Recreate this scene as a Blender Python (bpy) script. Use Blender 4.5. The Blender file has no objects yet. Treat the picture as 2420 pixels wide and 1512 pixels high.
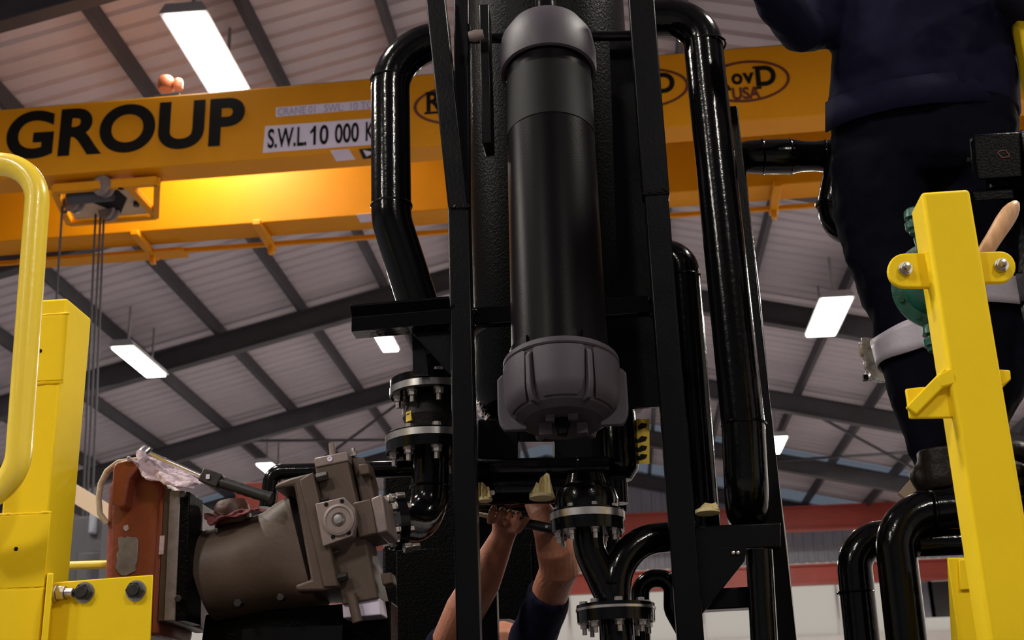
import bpy, bmesh, math, random
from math import sin, cos, tan, pi, radians, sqrt, atan2
from mathutils import Vector, Matrix
random.seed(7)
V = Vector
S = bpy.context.scene
COL = S.collection

# ------------------------------------------------------------------ camera
F_PX = 3030.0
TH, PS, RO = radians(19.5), radians(4.3), radians(1.74)
CAM = V((0, 0, 1.6))
FW = V((-sin(PS) * cos(TH), cos(PS) * cos(TH), sin(TH)))
_r0 = V((cos(PS), sin(PS), 0)); _u0 = _r0.cross(FW)
RT = _r0 * cos(RO) - _u0 * sin(RO)
UP = _r0 * sin(RO) + _u0 * cos(RO)
cd = bpy.data.cameras.new('camera'); cam = bpy.data.objects.new('camera', cd); COL.objects.link(cam)
cam.matrix_world = Matrix(((RT.x, UP.x, -FW.x, CAM.x), (RT.y, UP.y, -FW.y, CAM.y), (RT.z, UP.z, -FW.z, CAM.z), (0, 0, 0, 1)))
cd.sensor_width = 36; cd.lens = F_PX / 2420 * 36; cd.clip_end = 200; cd.clip_start = 0.05
cd.dof.use_dof = True; cd.dof.focus_distance = 3.15; cd.dof.aperture_fstop = 7.0
S.camera = cam
# ------------------------------------------------------------------ world, exposure
w = bpy.data.worlds.new('world'); S.world = w; w.use_nodes = True
w.node_tree.nodes['Background'].inputs[0].default_value = (0.72, 0.82, 0.95, 1)
w.node_tree.nodes['Background'].inputs[1].default_value = 1.25
S.view_settings.view_transform = 'Standard'; S.view_settings.look = 'None'
S.view_settings.gamma = 1; S.view_settings.use_curve_mapping = False
S.view_settings.exposure = 0.0
S.cycles.max_bounces = 6; S.cycles.diffuse_bounces = 4; S.cycles.glossy_bounces = 3
LAMP_W = 520.0      # watts of one roof lamp
LAMP_E = 16.0       # surface brightness of its diffuser

def at(px, py, Y=None, Z=None, X=None, D=None):
    """world point seen at a pixel of the 2420x1512 frame, on the plane y=Y, z=Z, x=X or at depth D"""
    d = FW + RT * ((px - 1210) / F_PX) + UP * ((756 - py) / F_PX)
    if Y is not None: t = (Y - CAM.y) / d.y
    elif Z is not None: t = (Z - CAM.z) / d.z
    elif X is not None: t = (X - CAM.x) / d.x
    else: t = D
    return CAM + d * t
def mpp(px, py, Y): return (at(px, py, Y=Y) - CAM).dot(FW) / F_PX      # metres per pixel there

# ------------------------------------------------------------------ materials
MATS = {}
def mat(name, col, rough=0.5, metal=0.0, coat=0.0, var=0.0, vscale=8.0, bump=0.0, bscale=60.0, col2=None, spec=0.5, emit=None, estr=0.0, stretch=(1, 1, 1), rvar=0.0, grime=0.0):
    m = bpy.data.materials.new(name); m.use_nodes = True; nt = m.node_tree; b = nt.nodes['Principled BSDF']
    b.inputs['Base Color'].default_value = (*col, 1); b.inputs['Roughness'].default_value = rough
    b.inputs['Metallic'].default_value = metal; b.inputs['Coat Weight'].default_value = coat
    b.inputs['Coat Roughness'].default_value = 0.06; b.inputs['Specular IOR Level'].default_value = spec
    tc = nt.nodes.new('ShaderNodeTexCoord'); mp = nt.nodes.new('ShaderNodeMapping'); mp.inputs['Scale'].default_value = stretch
    nt.links.new(tc.outputs['Object'], mp.inputs['Vector'])
    if var > 0 or col2:
        n = nt.nodes.new('ShaderNodeTexNoise'); n.inputs['Scale'].default_value = vscale; n.inputs['Detail'].default_value = 6; n.inputs['Roughness'].default_value = 0.65
        nt.links.new(mp.outputs['Vector'], n.inputs['Vector'])
        cr = nt.nodes.new('ShaderNodeValToRGB'); c2 = col2 or tuple(c * (1 - var) for c in col)
        cr.color_ramp.elements[0].position = 0.35; cr.color_ramp.elements[1].position = 0.68
        cr.color_ramp.elements[0].color = (*c2, 1); cr.color_ramp.elements[1].color = (*col, 1)
        nt.links.new(n.outputs['Fac'], cr.inputs['Fac']); nt.links.new(cr.outputs['Color'], b.inputs['Base Color'])
        if rvar > 0:
            mr = nt.nodes.new('ShaderNodeMapRange'); mr.inputs['To Min'].default_value = rough + rvar; mr.inputs['To Max'].default_value = max(0.02, rough - rvar)
            nt.links.new(n.outputs['Fac'], mr.inputs['Value']); nt.links.new(mr.outputs['Result'], b.inputs['Roughness'])
    if bump > 0:
        n2 = nt.nodes.new('ShaderNodeTexNoise'); n2.inputs['Scale'].default_value = bscale; n2.inputs['Detail'].default_value = 3
        nt.links.new(mp.outputs['Vector'], n2.inputs['Vector'])
        bp = nt.nodes.new('ShaderNodeBump'); bp.inputs['Strength'].default_value = bump; bp.inputs['Distance'].default_value = 0.01
        nt.links.new(n2.outputs['Fac'], bp.inputs['Height']); nt.links.new(bp.outputs['Normal'], b.inputs['Normal'])
        if coat > 0: nt.links.new(bp.outputs['Normal'], b.inputs['Coat Normal'])
    if emit:
        b.inputs['Emission Color'].default_value = (*emit, 1); b.inputs['Emission Strength'].default_value = estr
    MATS[name] = m; return m
mat('black_paint', (0.0022, 0.0022, 0.0026), 0.14, bump=0.06, bscale=70, spec=0.24)
mat('black_rough', (0.0012, 0.0012, 0.0014), 0.34, bump=0.22, bscale=150, spec=0.06)
mat('black_frame', (0.0032, 0.0033, 0.0048), 0.30, bump=0.05, bscale=120, var=0.5, vscale=9, rvar=0.10, spec=0.16)
mat('black_matte', (0.0034, 0.0028, 0.0037), 0.34, bump=0.04, bscale=220, spec=0.05)
mat('black_plastic', (0.046, 0.037, 0.050), 0.5, bump=0.10, bscale=420, spec=0.3)
mat('black_label', (0.003, 0.003, 0.0034), 0.6, spec=0.12)
mat('rubber', (0.007, 0.006, 0.006), 0.6, bump=0.2, bscale=120, spec=0.2)
mat('grip_rubber', (0.012, 0.012, 0.013), 0.45)
mat('yellow_paint', (0.88, 0.61, 0.012), 0.6, spec=0.12, bump=0.025, bscale=130, var=0.06, vscale=5)
mat('yellow_rail', (0.86, 0.62, 0.045), 0.28, coat=0.4, bump=0.04, bscale=80)
mat('crane_yellow', (0.70, 0.275, 0.001), 0.5, var=0.10, vscale=1.2, bump=0.01, bscale=8, spec=0.2)
mat('crane_black', (0.006, 0.005, 0.005), 0.6, spec=0.12)
mat('logo_brown', (0.10, 0.012, 0.004), 0.5)
mat('sign_white', (0.70, 0.62, 0.78), 0.5, var=0.08, vscale=6)
mat('sign_grey', (0.34, 0.31, 0.44), 0.6)
mat('roof_sheet', (0.545, 0.485, 0.53), 0.45, var=0.12, vscale=0.35, stretch=(0.3, 4, 1))
mat('steel_dark', (0.058, 0.054, 0.064), 0.55, var=0.3, vscale=1.5)
mat('wall_sheet', (0.24, 0.25, 0.30), 0.5, var=0.15, vscale=0.6)
mat('wall_white', (0.80, 0.76, 0.74), 0.6, var=0.1, vscale=0.5)
mat('concrete', (0.235, 0.215, 0.225), 0.5, var=0.25, vscale=0.7)
mat('red_steel', (0.36, 0.045, 0.028), 0.5, var=0.2, vscale=1.5)
mat('lamp_diffuser', (0.9, 0.9, 0.9), 0.5, emit=(1.0, 0.97, 0.88), estr=LAMP_E)
MATS['lamp_diffuser'].cycles.emission_sampling = 'NONE'
mat('lamp_housing', (0.32, 0.31, 0.33), 0.5)
mat('orange_paint', (0.50, 0.12, 0.035), 0.5)
mat('zinc', (0.62, 0.60, 0.58), 0.3, metal=1.0, var=0.35, vscale=30, rvar=0.1)
mat('bolt_steel', (0.66, 0.60, 0.57), 0.33, metal=1.0, var=0.5, vscale=60, rvar=0.1)
mat('dark_bolt', (0.05, 0.045, 0.042), 0.4, metal=0.7, var=0.4, vscale=60)
mat('chrome', (0.80, 0.79, 0.80), 0.22, metal=1.0)
mat('olive_cast', (0.092, 0.062, 0.050), 0.5, bump=0.06, bscale=90, col2=(0.066, 0.043, 0.030), vscale=9, rvar=0.08, spec=0.35)
mat('olive_machined', (0.25, 0.19, 0.18), 0.42, var=0.3, vscale=18, bump=0.05)
mat('rust_red', (0.28, 0.062, 0.026), 0.42, bump=0.15, bscale=60, col2=(0.20, 0.040, 0.018), vscale=6)
mat('rust_dark', (0.085, 0.026, 0.012), 0.5, bump=0.2, bscale=60, col2=(0.05, 0.015, 0.010), vscale=10)
mat('steel_plate', (0.27, 0.23, 0.24), 0.45, metal=0.5, var=0.4, vscale=30)
mat('rag_cloth', (0.74, 0.60, 0.68), 0.9, col2=(0.55, 0.42, 0.50), vscale=14, bump=0.4, bscale=200)
mat('cream_cloth', (0.66, 0.54, 0.40), 0.85, var=0.15, vscale=12, bump=0.3, bscale=200)
mat('pink_cloth', (0.20, 0.045, 0.055), 0.85, col2=(0.09, 0.02, 0.02), vscale=20)
mat('tape', (0.70, 0.58, 0.30), 0.65, var=0.2, vscale=30, bump=0.3, bscale=80)
mat('green_cast', (0.006, 0.085, 0.055), 0.35, bump=0.15, bscale=90, var=0.3, vscale=20)
mat('wood', (0.62, 0.36, 0.19), 0.45, col2=(0.44, 0.23, 0.11), vscale=7, stretch=(14, 14, 1.2))
mat('navy_cloth', (0.0080, 0.0080, 0.024), 0.9, var=0.25, vscale=25, bump=0.2, bscale=500, spec=0.08)
mat('navy_trousers', (0.0036, 0.0036, 0.0085), 0.9, var=0.25, vscale=18, bump=0.2, bscale=500, spec=0.06)
mat('reflective', (0.52, 0.47, 0.55), 0.4, var=0.15, vscale=20, bump=0.1, bscale=60)
mat('boot_leather', (0.014, 0.009, 0.006), 0.45, bump=0.25, bscale=60, var=0.5, vscale=20, spec=0.2)
mat('skin', (0.42, 0.165, 0.095), 0.5, col2=(0.33, 0.115, 0.065), vscale=22, bump=0.12, bscale=160)
mat('hair', (0.015, 0.011, 0.009), 0.6)
mat('plastic_wrap', (0.55, 0.50, 0.42), 0.12, var=0.7, vscale=28, bump=1.0, bscale=40, coat=0.5)
mat('beige', (0.50, 0.36, 0.24), 0.6)
mat('hazard_yellow', (0.62, 0.42, 0.03), 0.5)
mat('glass_sheet', (0.55, 0.66, 0.78), 0.5)
# translucent roof light sheeting
_m = MATS['glass_sheet']; _nt = _m.node_tree; _o = _nt.nodes['Material Output']
_t = _nt.nodes.new('ShaderNodeBsdfTranslucent'); _t.inputs[0].default_value = (0.108, 0.114, 0.124, 1)
_nt.links.new(_t.outputs[0], _o.inputs['Surface'])

mat('window_sheet', (0.8, 0.8, 0.8), 0.5)
_m = MATS['window_sheet']; _nt = _m.node_tree; _o = _nt.nodes['Material Output']
_t = _nt.nodes.new('ShaderNodeBsdfTranslucent'); _t.inputs[0].default_value = (0.70, 0.63, 0.55, 1)
_nt.links.new(_t.outputs[0], _o.inputs['Surface'])
mat('back_sheet', (0.42, 0.43, 0.50), 0.5, var=0.15, vscale=0.6)
mat('bare_metal', (0.30, 0.29, 0.34), 0.45, metal=0.4, col2=(0.16, 0.15, 0.18), vscale=16)
# ------------------------------------------------------------------ mesh builder
def axes(d, hint=None):
    d = V(d).normalized(); h = V(hint) if hint is not None else (V((0, 0, 1)) if abs(d.z) < 0.95 else V((1, 0, 0)))
    a = h.cross(d).normalized(); b = d.cross(a).normalized(); return a, b, d
def fillet(pts, rad, n=7):
    """round the inner corners of a path"""
    pts = [V(p) for p in pts]; out = [pts[0]]
    for i in range(1, len(pts) - 1):
        r_ = rad[i - 1] if isinstance(rad, (list, tuple)) else rad
        a, b, c = pts[i - 1], pts[i], pts[i + 1]; u = (a - b).normalized(); v = (c - b).normalized()
        ang = u.angle(v)
        if ang > pi - 0.02 or r_ <= 0: out.append(b); continue
        t = min(r_ / tan(ang / 2), (a - b).length * 0.98, (c - b).length * 0.98); rr = t * tan(ang / 2)
        cen = b + (u + v).normalized() * (rr / sin(ang / 2))
        p0 = b + u * t; p1 = b + v * t; s0 = p0 - cen; s1 = p1 - cen; tot = s0.angle(s1); ax = s0.cross(s1).normalized()
        for k in range(n + 1): out.append(cen + Matrix.Rotation(tot * k / n, 3, ax) @ s0)
    out.append(pts[-1]); return out
class MB:
    def __init__(s): s.v = []; s.f = []
    def add(s, vs, fs):
        o = len(s.v); s.v += [V(p) for p in vs]; s.f += [tuple(i + o for i in f) for f in fs]; return s
    def hexa(s, p): return s.add(p, [(0, 3, 2, 1), (4, 5, 6, 7), (0, 1, 5, 4), (1, 2, 6, 5), (2, 3, 7, 6), (3, 0, 4, 7)])
    def box(s, c, sz, R=None):
        c = V(c); hx, hy, hz = sz[0] / 2, sz[1] / 2, sz[2] / 2
        ps = [V((x, y, z)) for z in (-hz, hz) for x, y in ((-hx, -hy), (hx, -hy), (hx, hy), (-hx, hy))]
        if R is not None: ps = [R @ p for p in ps]
        return s.hexa([c + p for p in ps])
    def bx(s, x0, x1, y0, y1, z0, z1): return s.box(((x0 + x1) / 2, (y0 + y1) / 2, (z0 + z1) / 2), (abs(x1 - x0), abs(y1 - y0), abs(z1 - z0)))
    def bar(s, p, q, wd, ht, hint=None):
        """rectangular bar from p to q; wd across (hint x d), ht along hint"""
        p, q = V(p), V(q); a, b, d = axes(q - p, hint); a = a * wd / 2; b = b * ht / 2
        return s.hexa([p - a - b, p + a - b, p + a + b, p - a + b, q - a - b, q + a - b, q + a + b, q - a + b])
    def ring(s, c, a, b, r, n): return [V(c) + a * (r * cos(2 * pi * k / n)) + b * (r * sin(2 * pi * k / n)) for k in range(n)]
    def skin(s, rings, cap=True, closed=False):
        n = len(rings[0]); vs = [p for r_ in rings for p in r_]; fs = []; m = len(rings)
        for i in range(m if closed else m - 1):
            for k in range(n):
                j = (i + 1) % m; fs.append((i * n + k, i * n + (k + 1) % n, j * n + (k + 1) % n, j * n + k))
        if cap and not closed: fs += [tuple(range(n - 1, -1, -1)), tuple((m - 1) * n + k for k in range(n))]
        return s.add(vs, fs)
    def cyl(s, p, q, r0, r1=None, n=24):
        p, q = V(p), V(q); a, b, d = axes(q - p); r1 = r0 if r1 is None else r1
        return s.skin([s.ring(p, a, b, r0, n), s.ring(q, a, b, r1, n)])
    def lathe(s, prof, o, axis=(0, 0, 1), n=32, cap=True):
        a, b, d = axes(axis); o = V(o)
        return s.skin([s.ring(o + d * h, a, b, max(r_, 1e-4), n) for r_, h in prof], cap)
    def tube(s, path, r, n=20, cap=True, closed=False, flat=1.0, hint=None):
        path = [V(p) for p in path]; m = len(path); rings = []; prev = None
        for i in range(m):
            if closed: t = path[(i + 1) % m] - path[i - 1]
            else: t = path[min(i + 1, m - 1)] - path[max(i - 1, 0)]
            t.normalize()
            if prev is None: a, b, _ = axes(t, hint)
            else:
                a = (prev - t * prev.dot(t)).normalized(); b = t.cross(a)
            prev = a; rr = r[i] if isinstance(r, (list, tuple)) else r
            rings.append([path[i] + a * (rr * cos(2 * pi * k / n)) + b * (rr * flat * sin(2 * pi * k / n)) for k in range(n)])
        return s.skin(rings, cap, closed)
    def prism(s, poly, vec):
        poly = [V(p) for p in poly]; n = len(poly); vec = V(vec)
        return s.add(poly + [p + vec for p in poly], [tuple(range(n - 1, -1, -1)), tuple(range(n, 2 * n))] + [(k, (k + 1) % n, n + (k + 1) % n, n + k) for k in range(n)])
    def hexnut(s, p, q, r): return s.cyl(p, q, r, n=6)
    def build(s, name, m, parent=None, smooth=35, bevel=0.0, seg=2, subsurf=0):
        me = bpy.data.meshes.new(name); o = bpy.data.objects.new(name, me); COL.objects.link(o)
        off = parent_loc(parent) if parent else V((0, 0, 0))
        if parent is None:
            xs = [p.x for p in s.v]; ys = [p.y for p in s.v]; zs = [p.z for p in s.v]
            off = V(((min(xs) + max(xs)) / 2, (min(ys) + max(ys)) / 2, min(zs))); o.location = off
        me.from_pydata([p - off for p in s.v], [], s.f)
        bm = bmesh.new(); bm.from_mesh(me); bmesh.ops.recalc_face_normals(bm, faces=bm.faces); bm.to_mesh(me); bm.free()
        if smooth:
            me.shade_smooth(); me.set_sharp_from_angle(angle=radians(smooth))
        me.materials.append(MATS[m]); o.parent = parent
        if bevel > 0:
            bv = o.modifiers.new('bevel', 'BEVEL'); bv.width = bevel; bv.segments = seg; bv.limit_method = 'ANGLE'; bv.angle_limit = radians(40)
            bv.harden_normals = False
        if subsurf:
            sm = o.modifiers.new('sub', 'SUBSURF'); sm.levels = sm.render_levels = subsurf
        return o
def parent_loc(o):
    p = V((0, 0, 0))
    while o: p = p + o.location; o = o.parent
    return p
def tag(o, label, cat=None, group=None, kind=None):
    o['label'] = label
    if cat: o['category'] = cat
    if group: o['group'] = group
    if kind: o['kind'] = kind
    return o
def thing(name, loc, label, cat, group=None):
    o = bpy.data.objects.new(name, None); COL.objects.link(o); o.location = V(loc); o.empty_display_size = 0.1
    return tag(o, label, cat, group)
def place(name, mesh, parent, M, m=None):
    """a part that shares mesh data, put at world matrix M (parents are unrotated)"""
    o = bpy.data.objects.new(name, mesh); COL.objects.link(o); o.parent = parent
    o.matrix_basis = Matrix.Translation(-parent_loc(parent)) @ M; return o
def frame_m(o, d, hint=None):
    a, b, d = axes(d, hint); return Matrix(((a.x, b.x, d.x, o[0]), (a.y, b.y, d.y, o[1]), (a.z, b.z, d.z, o[2]), (0, 0, 0, 1)))
def mesh_of(mbs, name):
    """mesh data with several materials: [(MB, material), ...]"""
    me = bpy.data.meshes.new(name); vs = []; fs = []; mi = []
    for k, (mb, m) in enumerate(mbs):
        o = len(vs); vs += mb.v; fs += [tuple(i + o for i in f) for f in mb.f]; mi += [k] * len(mb.f); me.materials.append(MATS[m])
    me.from_pydata(vs, [], fs)
    for p, k in zip(me.polygons, mi): p.material_index = k
    bm = bmesh.new(); bm.from_mesh(me); bmesh.ops.recalc_face_normals(bm, faces=bm.faces); bm.to_mesh(me); bm.free()
    me.shade_smooth(); me.set_sharp_from_angle(angle=radians(35)); return me
def text_mesh(txt, m, bold=0.0, depth=0.004, shear=0.0, spacing=1.0):
    c = bpy.data.curves.new(txt, 'FONT'); c.body = txt; c.size = 1; c.offset = bold; c.extrude = depth; c.shear = shear; c.space_character = spacing
    o = bpy.data.objects.new('t', c); COL.objects.link(o); bpy.context.view_layer.update()
    me = bpy.data.meshes.new_from_object(o.evaluated_get(bpy.context.evaluated_depsgraph_get())); bpy.data.objects.remove(o)
    xs = [v.co.x for v in me.vertices]; ys = [v.co.y for v in me.vertices]
    x0, x1, y0, y1 = min(xs), max(xs), min(ys), max(ys)
    for v in me.vertices: v.co.x = (v.co.x - x0) / (x1 - x0); v.co.y = (v.co.y - y0) / (y1 - y0)
    me.materials.clear(); me.materials.append(MATS[m]); me.name = 'lettering'; return me
def text_on(name, me, parent, o, ux, uy, thick=1.0):
    """unit-box lettering stretched from corner o along ux and uy (world vectors)"""
    n = ux.cross(uy).normalized() * thick
    M = Matrix(((ux.x, uy.x, n.x, o.x), (ux.y, uy.y, n.y, o.y), (ux.z, uy.z, n.z, o.z), (0, 0, 0, 1)))
    me.transform(Matrix.Translation(-parent_loc(parent)) @ M)
    o_ = bpy.data.objects.new(name, me); COL.objects.link(o_); o_.parent = parent; return o_

# ================================================================== THE HALL
XR, HR, SL = -2.0, 11.1, tan(radians(13.5))        # ridge line and roof slope
XW0, XW1, Y0, Y1 = -15.5, 11.5, -16.0, 39.6
def roof_z(x): return HR - abs(x - XR) * SL
def st(o, label, kind='structure'): o['kind'] = kind; o['label'] = label; return o
fl = st(MB().bx(XW0 - .3, XW1 + .3, Y0 - .3, Y1 + .3, -0.2, 0).build('floor', 'concrete'), 'grey concrete workshop floor')
def ribbed(xa, xb, ya, yb, pitch=0.33, dep=0.045):
    """trapezoid ribbed roof sheeting between two X lines, ribs running up the slope"""
    prof = []; y = ya
    while y < yb - 1e-6:
        for dy, h in ((0, 0), (0.20, 0), (0.235, dep), (0.295, dep)):
            if y + dy < yb: prof.append((y + dy, h))
        y += pitch
    prof.append((yb, 0)); n = len(prof); vs = []
    for x in (xa, xb): vs += [V((x, yy, roof_z(x) + h)) for yy, h in prof]
    top = [p + V((0, 0, .05)) for p in vs]
    fs = [(k, k + 1, n + k + 1, n + k) for k in range(n - 1)]
    return MB().add(vs, fs)
ceil = MB(); lights = []
strips = [(Y0 - .3, 33.6, 0), (33.6, 35.2, 1), (35.2, 38.3, 0), (38.3, Y1 + .3, 1)]
for ya, yb, k in strips:
    for xa, xb in ((XW0 - .3, XR), (XR, XW1 + .3)):
        if k == 0: m_ = ribbed(xa, xb, ya, yb); ceil.add(m_.v, m_.f)
        else: lights.append((xa, xb, ya, yb))
ceiling = st(ceil.build('ceiling', 'roof_sheet', smooth=0), 'pale ribbed metal roof sheeting on dark purlins')
for xa, xb, ya, yb in lights: ribbed(xa, xb, ya, yb).build('roof_light_sheet', 'glass_sheet', ceiling, smooth=0)
for X in [-15.0, -13.45, -11.9, -10.35, -8.8, -7.27, -5.7, -4.12, -2.57, -0.39, 1.16, 2.71, 4.25, 5.79, 7.34, 8.89, 10.44]:
    z = roof_z(X)
    MB().bx(X - .04, X + .04, Y0, Y1, z - .26, z - .01).add([], []).build('purlin', 'steel_dark', ceiling, smooth=0)
for i in range(-3, 4):
    Y = 22.4 + 5.45 * (i - 0)
    for s, xe in ((-1, XW0), (1, XW1)):
        m_ = MB()
        for dz0, dz1, wd in ((-.29, -.27, .20), (-.27, -.68, .03), (-.68, -.71, .20)):
            pa = [V((XR, Y - wd / 2, HR + dz0)), V((xe, Y - wd / 2, roof_z(xe) + dz0)), V((xe, Y - wd / 2, roof_z(xe) + dz1)), V((XR, Y - wd / 2, HR + dz1))]
            m_.prism(pa, (0, wd, 0))
        m_.build('rafter', 'steel_dark', ceiling, smooth=0)
# diagonal wind bracing under the roof in the far bays
def rz(x): return roof_z(x) - .5
for xa, ya, xb, yb in ((4.25, 27.9, 8.9, 33.2), (8.9, 27.9, 4.25, 33.2), (-8.8, 27.9, -4.12, 33.2), (-4.12, 27.9, -8.8, 33.2)):
    MB().cyl((xa, ya, rz(xa)), (xb, yb, rz(xb)), .035, n=8).build('wind_brace', 'steel_dark', ceiling)
# walls: ribbed cladding
def vribs(p0, p1, z0, ztop, nrm, pitch=.30, dep=.05):
    p0, p1 = V(p0), V(p1); L = (p1 - p0).length; d = (p1 - p0) / L; n = V(nrm); pts = []; s = 0
    while s < L:
        for ds, h in ((0, 0), (.17, 0), (.205, dep), (.265, dep)):
            if s + ds < L: pts.append((s + ds, h))
        s += pitch
    pts.append((L, 0)); k = len(pts); lo = []; hi = []
    for a, h in pts:
        q = p0 + d * a + n * h; lo.append(V((q.x, q.y, z0))); hi.append(V((q.x, q.y, ztop(q.x))))
    return MB().add(lo + hi, [(i, i + 1, k + i + 1, k + i) for i in range(k - 1)])
wb = st(vribs((XW0, Y1, 0), (XW1, Y1, 0), 7.35, roof_z, (0, -1, 0)).build('wall_back', 'back_sheet', smooth=0), 'grey ribbed cladding of the far end wall')
MB().bx(XW0, XW1, Y1 - .12, Y1 + .1, 0, 5.2).build('masonry', 'wall_white', wb, smooth=0)
win = st(MB().bx(XW0, XW1, Y1 - .005, Y1 + .005, 5.2, 7.38).build('window_1', 'window_sheet', smooth=0), 'white translucent strip glazing across the far wall')
for k in range(14): MB().bx(XW0 + 2 * k - .03, XW0 + 2 * k + .03, Y1 - .05, Y1 + .05, 5.2, 7.38).build('glazing_bar', 'wall_white', win, smooth=0)
st(MB().bx(XW0 - .2, XW0, Y0, Y1, 0, roof_z(XW0)).build('wall_left', 'wall_sheet', smooth=0), 'white side wall of the workshop')
st(MB().bx(XW1, XW1 + .2, Y0, Y1, 0, roof_z(XW1)).build('wall_right', 'wall_white', smooth=0), 'white side wall of the workshop')  # unseen wall, made white to bounce lamp light to the right roof
st(MB().prism([(XW0, Y0 - .2, 0), (XW1, Y0 - .2, 0), (XW1, Y0 - .2, roof_z(XW1)), (XR, Y0 - .2, HR), (XW0, Y0 - .2, roof_z(XW0))], (0, .2, 0)).build('wall_front', 'wall_sheet', smooth=0), 'grey end wall behind the camera')
# red steel beams in front of the far wall
def red_beam(name, y, ztop, zbot, x0, x1, label):
    m_ = MB(); m_.bx(x0, x1, y - .12, y + .12, ztop - .06, ztop).bx(x0, x1, y - .02, y + .02, zbot + .06, ztop - .06).bx(x0, x1, y - .16, y + .16, zbot, zbot + .06)
    o = m_.build(name, 'red_steel', smooth=0); st(o, label); return o
zt, zb = at(1975, 1193, Y=37.5).z, at(1975, 1252, Y=37.5).z
red_beam('trim_1', 37.5, zt, zb, XW0, XW1, 'upper red steel beam across the far end of the hall')
zt2, zb2 = at(1850, 1336, Y=37.5).z, at(1850, 1385, Y=37.5).z
red_beam('trim_2', 37.5, zt2, zb2, XW0, XW1, 'lower red steel beam across the far end of the hall')
# big door leaf and dark panels low on the far wall
for k, (x0, x1, m) in enumerate(((2170, 2200, 'wall_sheet'), (2202, 2246, 'steel_dark'))):
    a, b = at(x0, 1460, Y=Y1 - .2), at(x1, 1372, Y=Y1 - .2)
    MB().bx(a.x, b.x, Y1 - .24, Y1 - .13, 5.6, b.z).build('wall_panel', m, wb, smooth=0)
# ------------------------------------------------------------------ roof lamps
def roof_lamp(px, py, wd, ln, label, X=None, Y=None, drop=.86, watt=1.0):
    if X is None:
        z = 9.5
        for _ in range(12): p = at(px, py, Z=z); z = roof_z(p.x) - drop
    else: p = V((X, Y, roof_z(X) - drop))
    t = thing('roof_lamp', p, label, 'lamp', 'roof lamps')
    h = MB().prism([p + V((-wd / 2 - .05, -ln / 2 - .05, .01)), p + V((wd / 2 + .05, -ln / 2 - .05, .01)), p + V((wd / 2 - .02, -ln / 2 - .05, .13)), p + V((-wd / 2 + .02, -ln / 2 - .05, .13))], (0, ln + .1, 0))
    for s in (-1, 1): h.bx(p.x - .02, p.x + .02, p.y + s * ln * .35 - .02, p.y + s * ln * .35 + .02, p.z + .12, roof_z(p.x) - .02)
    h.build('housing', 'lamp_housing', t, bevel=.01)
    MB().bx(p.x - wd / 2, p.x + wd / 2, p.y - ln / 2, p.y + ln / 2, p.z - .03, p.z + .02).build('diffuser', 'lamp_diffuser', t, bevel=.01)
    ld = bpy.data.lights.new('lamp_light', 'AREA'); ld.shape = 'RECTANGLE'; ld.size = wd; ld.size_y = ln; ld.energy = LAMP_W * watt; ld.color = (1.0, 0.94, 0.84)
    lo = bpy.data.objects.new('lamp_light', ld); COL.objects.link(lo); lo.parent = t; lo.location = (0, 0, -.045); return t
roof_lamp(497, 140, .46, 1.9, 'long bright roof lamp half hidden above the front yellow crane girder', watt=.35)
roof_lamp(330, 855, .36, 1.7, 'bright roof lamp right of the yellow box post')
roof_lamp(908, 800, .30, 1.5, 'bright roof lamp peeking below the black steel bracket')
roof_lamp(1958, 750, .50, 1.9, 'bright roof lamp left of the standing worker')
roof_lamp(1830, 1052, .42, 1.6, 'roof lamp sliver beside the black frame leg at right')
roof_lamp(643, 1112, .36, 1.5, 'distant roof lamp just above the pump')
for k, (X, Y) in enumerate(((-9, 4), (-4.8, 3.2), (4.3, 4), (-9, -6), (-4.8, -6), (4.3, -6), (8.6, 22), (8.6, 13))):  # last two lamps are added out of view to brighten the right roof
    roof_lamp(0, 0, .5, 1.9, 'roof lamp of the rows running on behind the viewer' if X < 8 else 'unseen roof lamp added to brighten the right side of the roof', X, Y)

# ================================================================== YELLOW BRIDGE CRANE
CA = radians(-1.5); CX = V((cos(CA), sin(CA), 0)); CN = V((-sin(CA), cos(CA), 0)); CO = V((0, 12.0, 0))
def cp(s, d, z): return CO + CX * s + CN * d + V((0, 0, z))
def on_plane(px, py, o, n):
    d = FW + RT * ((px - 1210) / F_PX) + UP * ((756 - py) / F_PX); return CAM + d * ((o - CAM).dot(n) / d.dot(n))
ZB, ZT = 7.88, 8.74
crane = thing('bridge_crane', (0, 13, ZB), 'yellow double girder bridge crane spanning the hall under the roof', 'crane')
def gbox(mb, s0, s1, d0, d1, z0, z1): return mb.hexa([cp(s0, d0, z0), cp(s1, d0, z0), cp(s1, d1, z0), cp(s0, d1, z0), cp(s0, d0, z1), cp(s1, d0, z1), cp(s1, d1, z1), cp(s0, d1, z1)])
SA, SB = -12.0, 8.3
for d0, d1 in ((0, .37), (1.62, 2.05)):
    g = gbox(MB(), SA, SB, d0, d1, ZB, ZT).build('girder', 'crane_yellow', crane, smooth=0, bevel=.012)
    gbox(MB(), SA, SB, d0 + .02, d1 - .02, ZT - .0, ZT + .012).build('bounce_cover', 'steel_dark', g, smooth=0)  # dark cover added on the unseen top, keeps yellow bounce off the roof
for s in (SA, SB): gbox(MB(), s - .2, s + .2, -.6, 2.7, ZB + .1, ZT - .1).build('end_carriage', 'crane_yellow', crane, smooth=0)
def face(px, py, off=-.006): return on_plane(px, py, CO + CN * off, CN)
def decal_text(name, txt, p0, p1, h0, parent, m='crane_black', bold=.02, **k):
    """lettering on the front web: baseline from pixel p0 to p1, height h0 px"""
    a = face(*p0); b = face(*p1); c = face(p0[0], p0[1] - h0)
    hz = (c - a).z
    return text_on(name, text_mesh(txt, m, bold, **k), parent, a, b - a, V((0, 0, hz)), .5)
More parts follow.
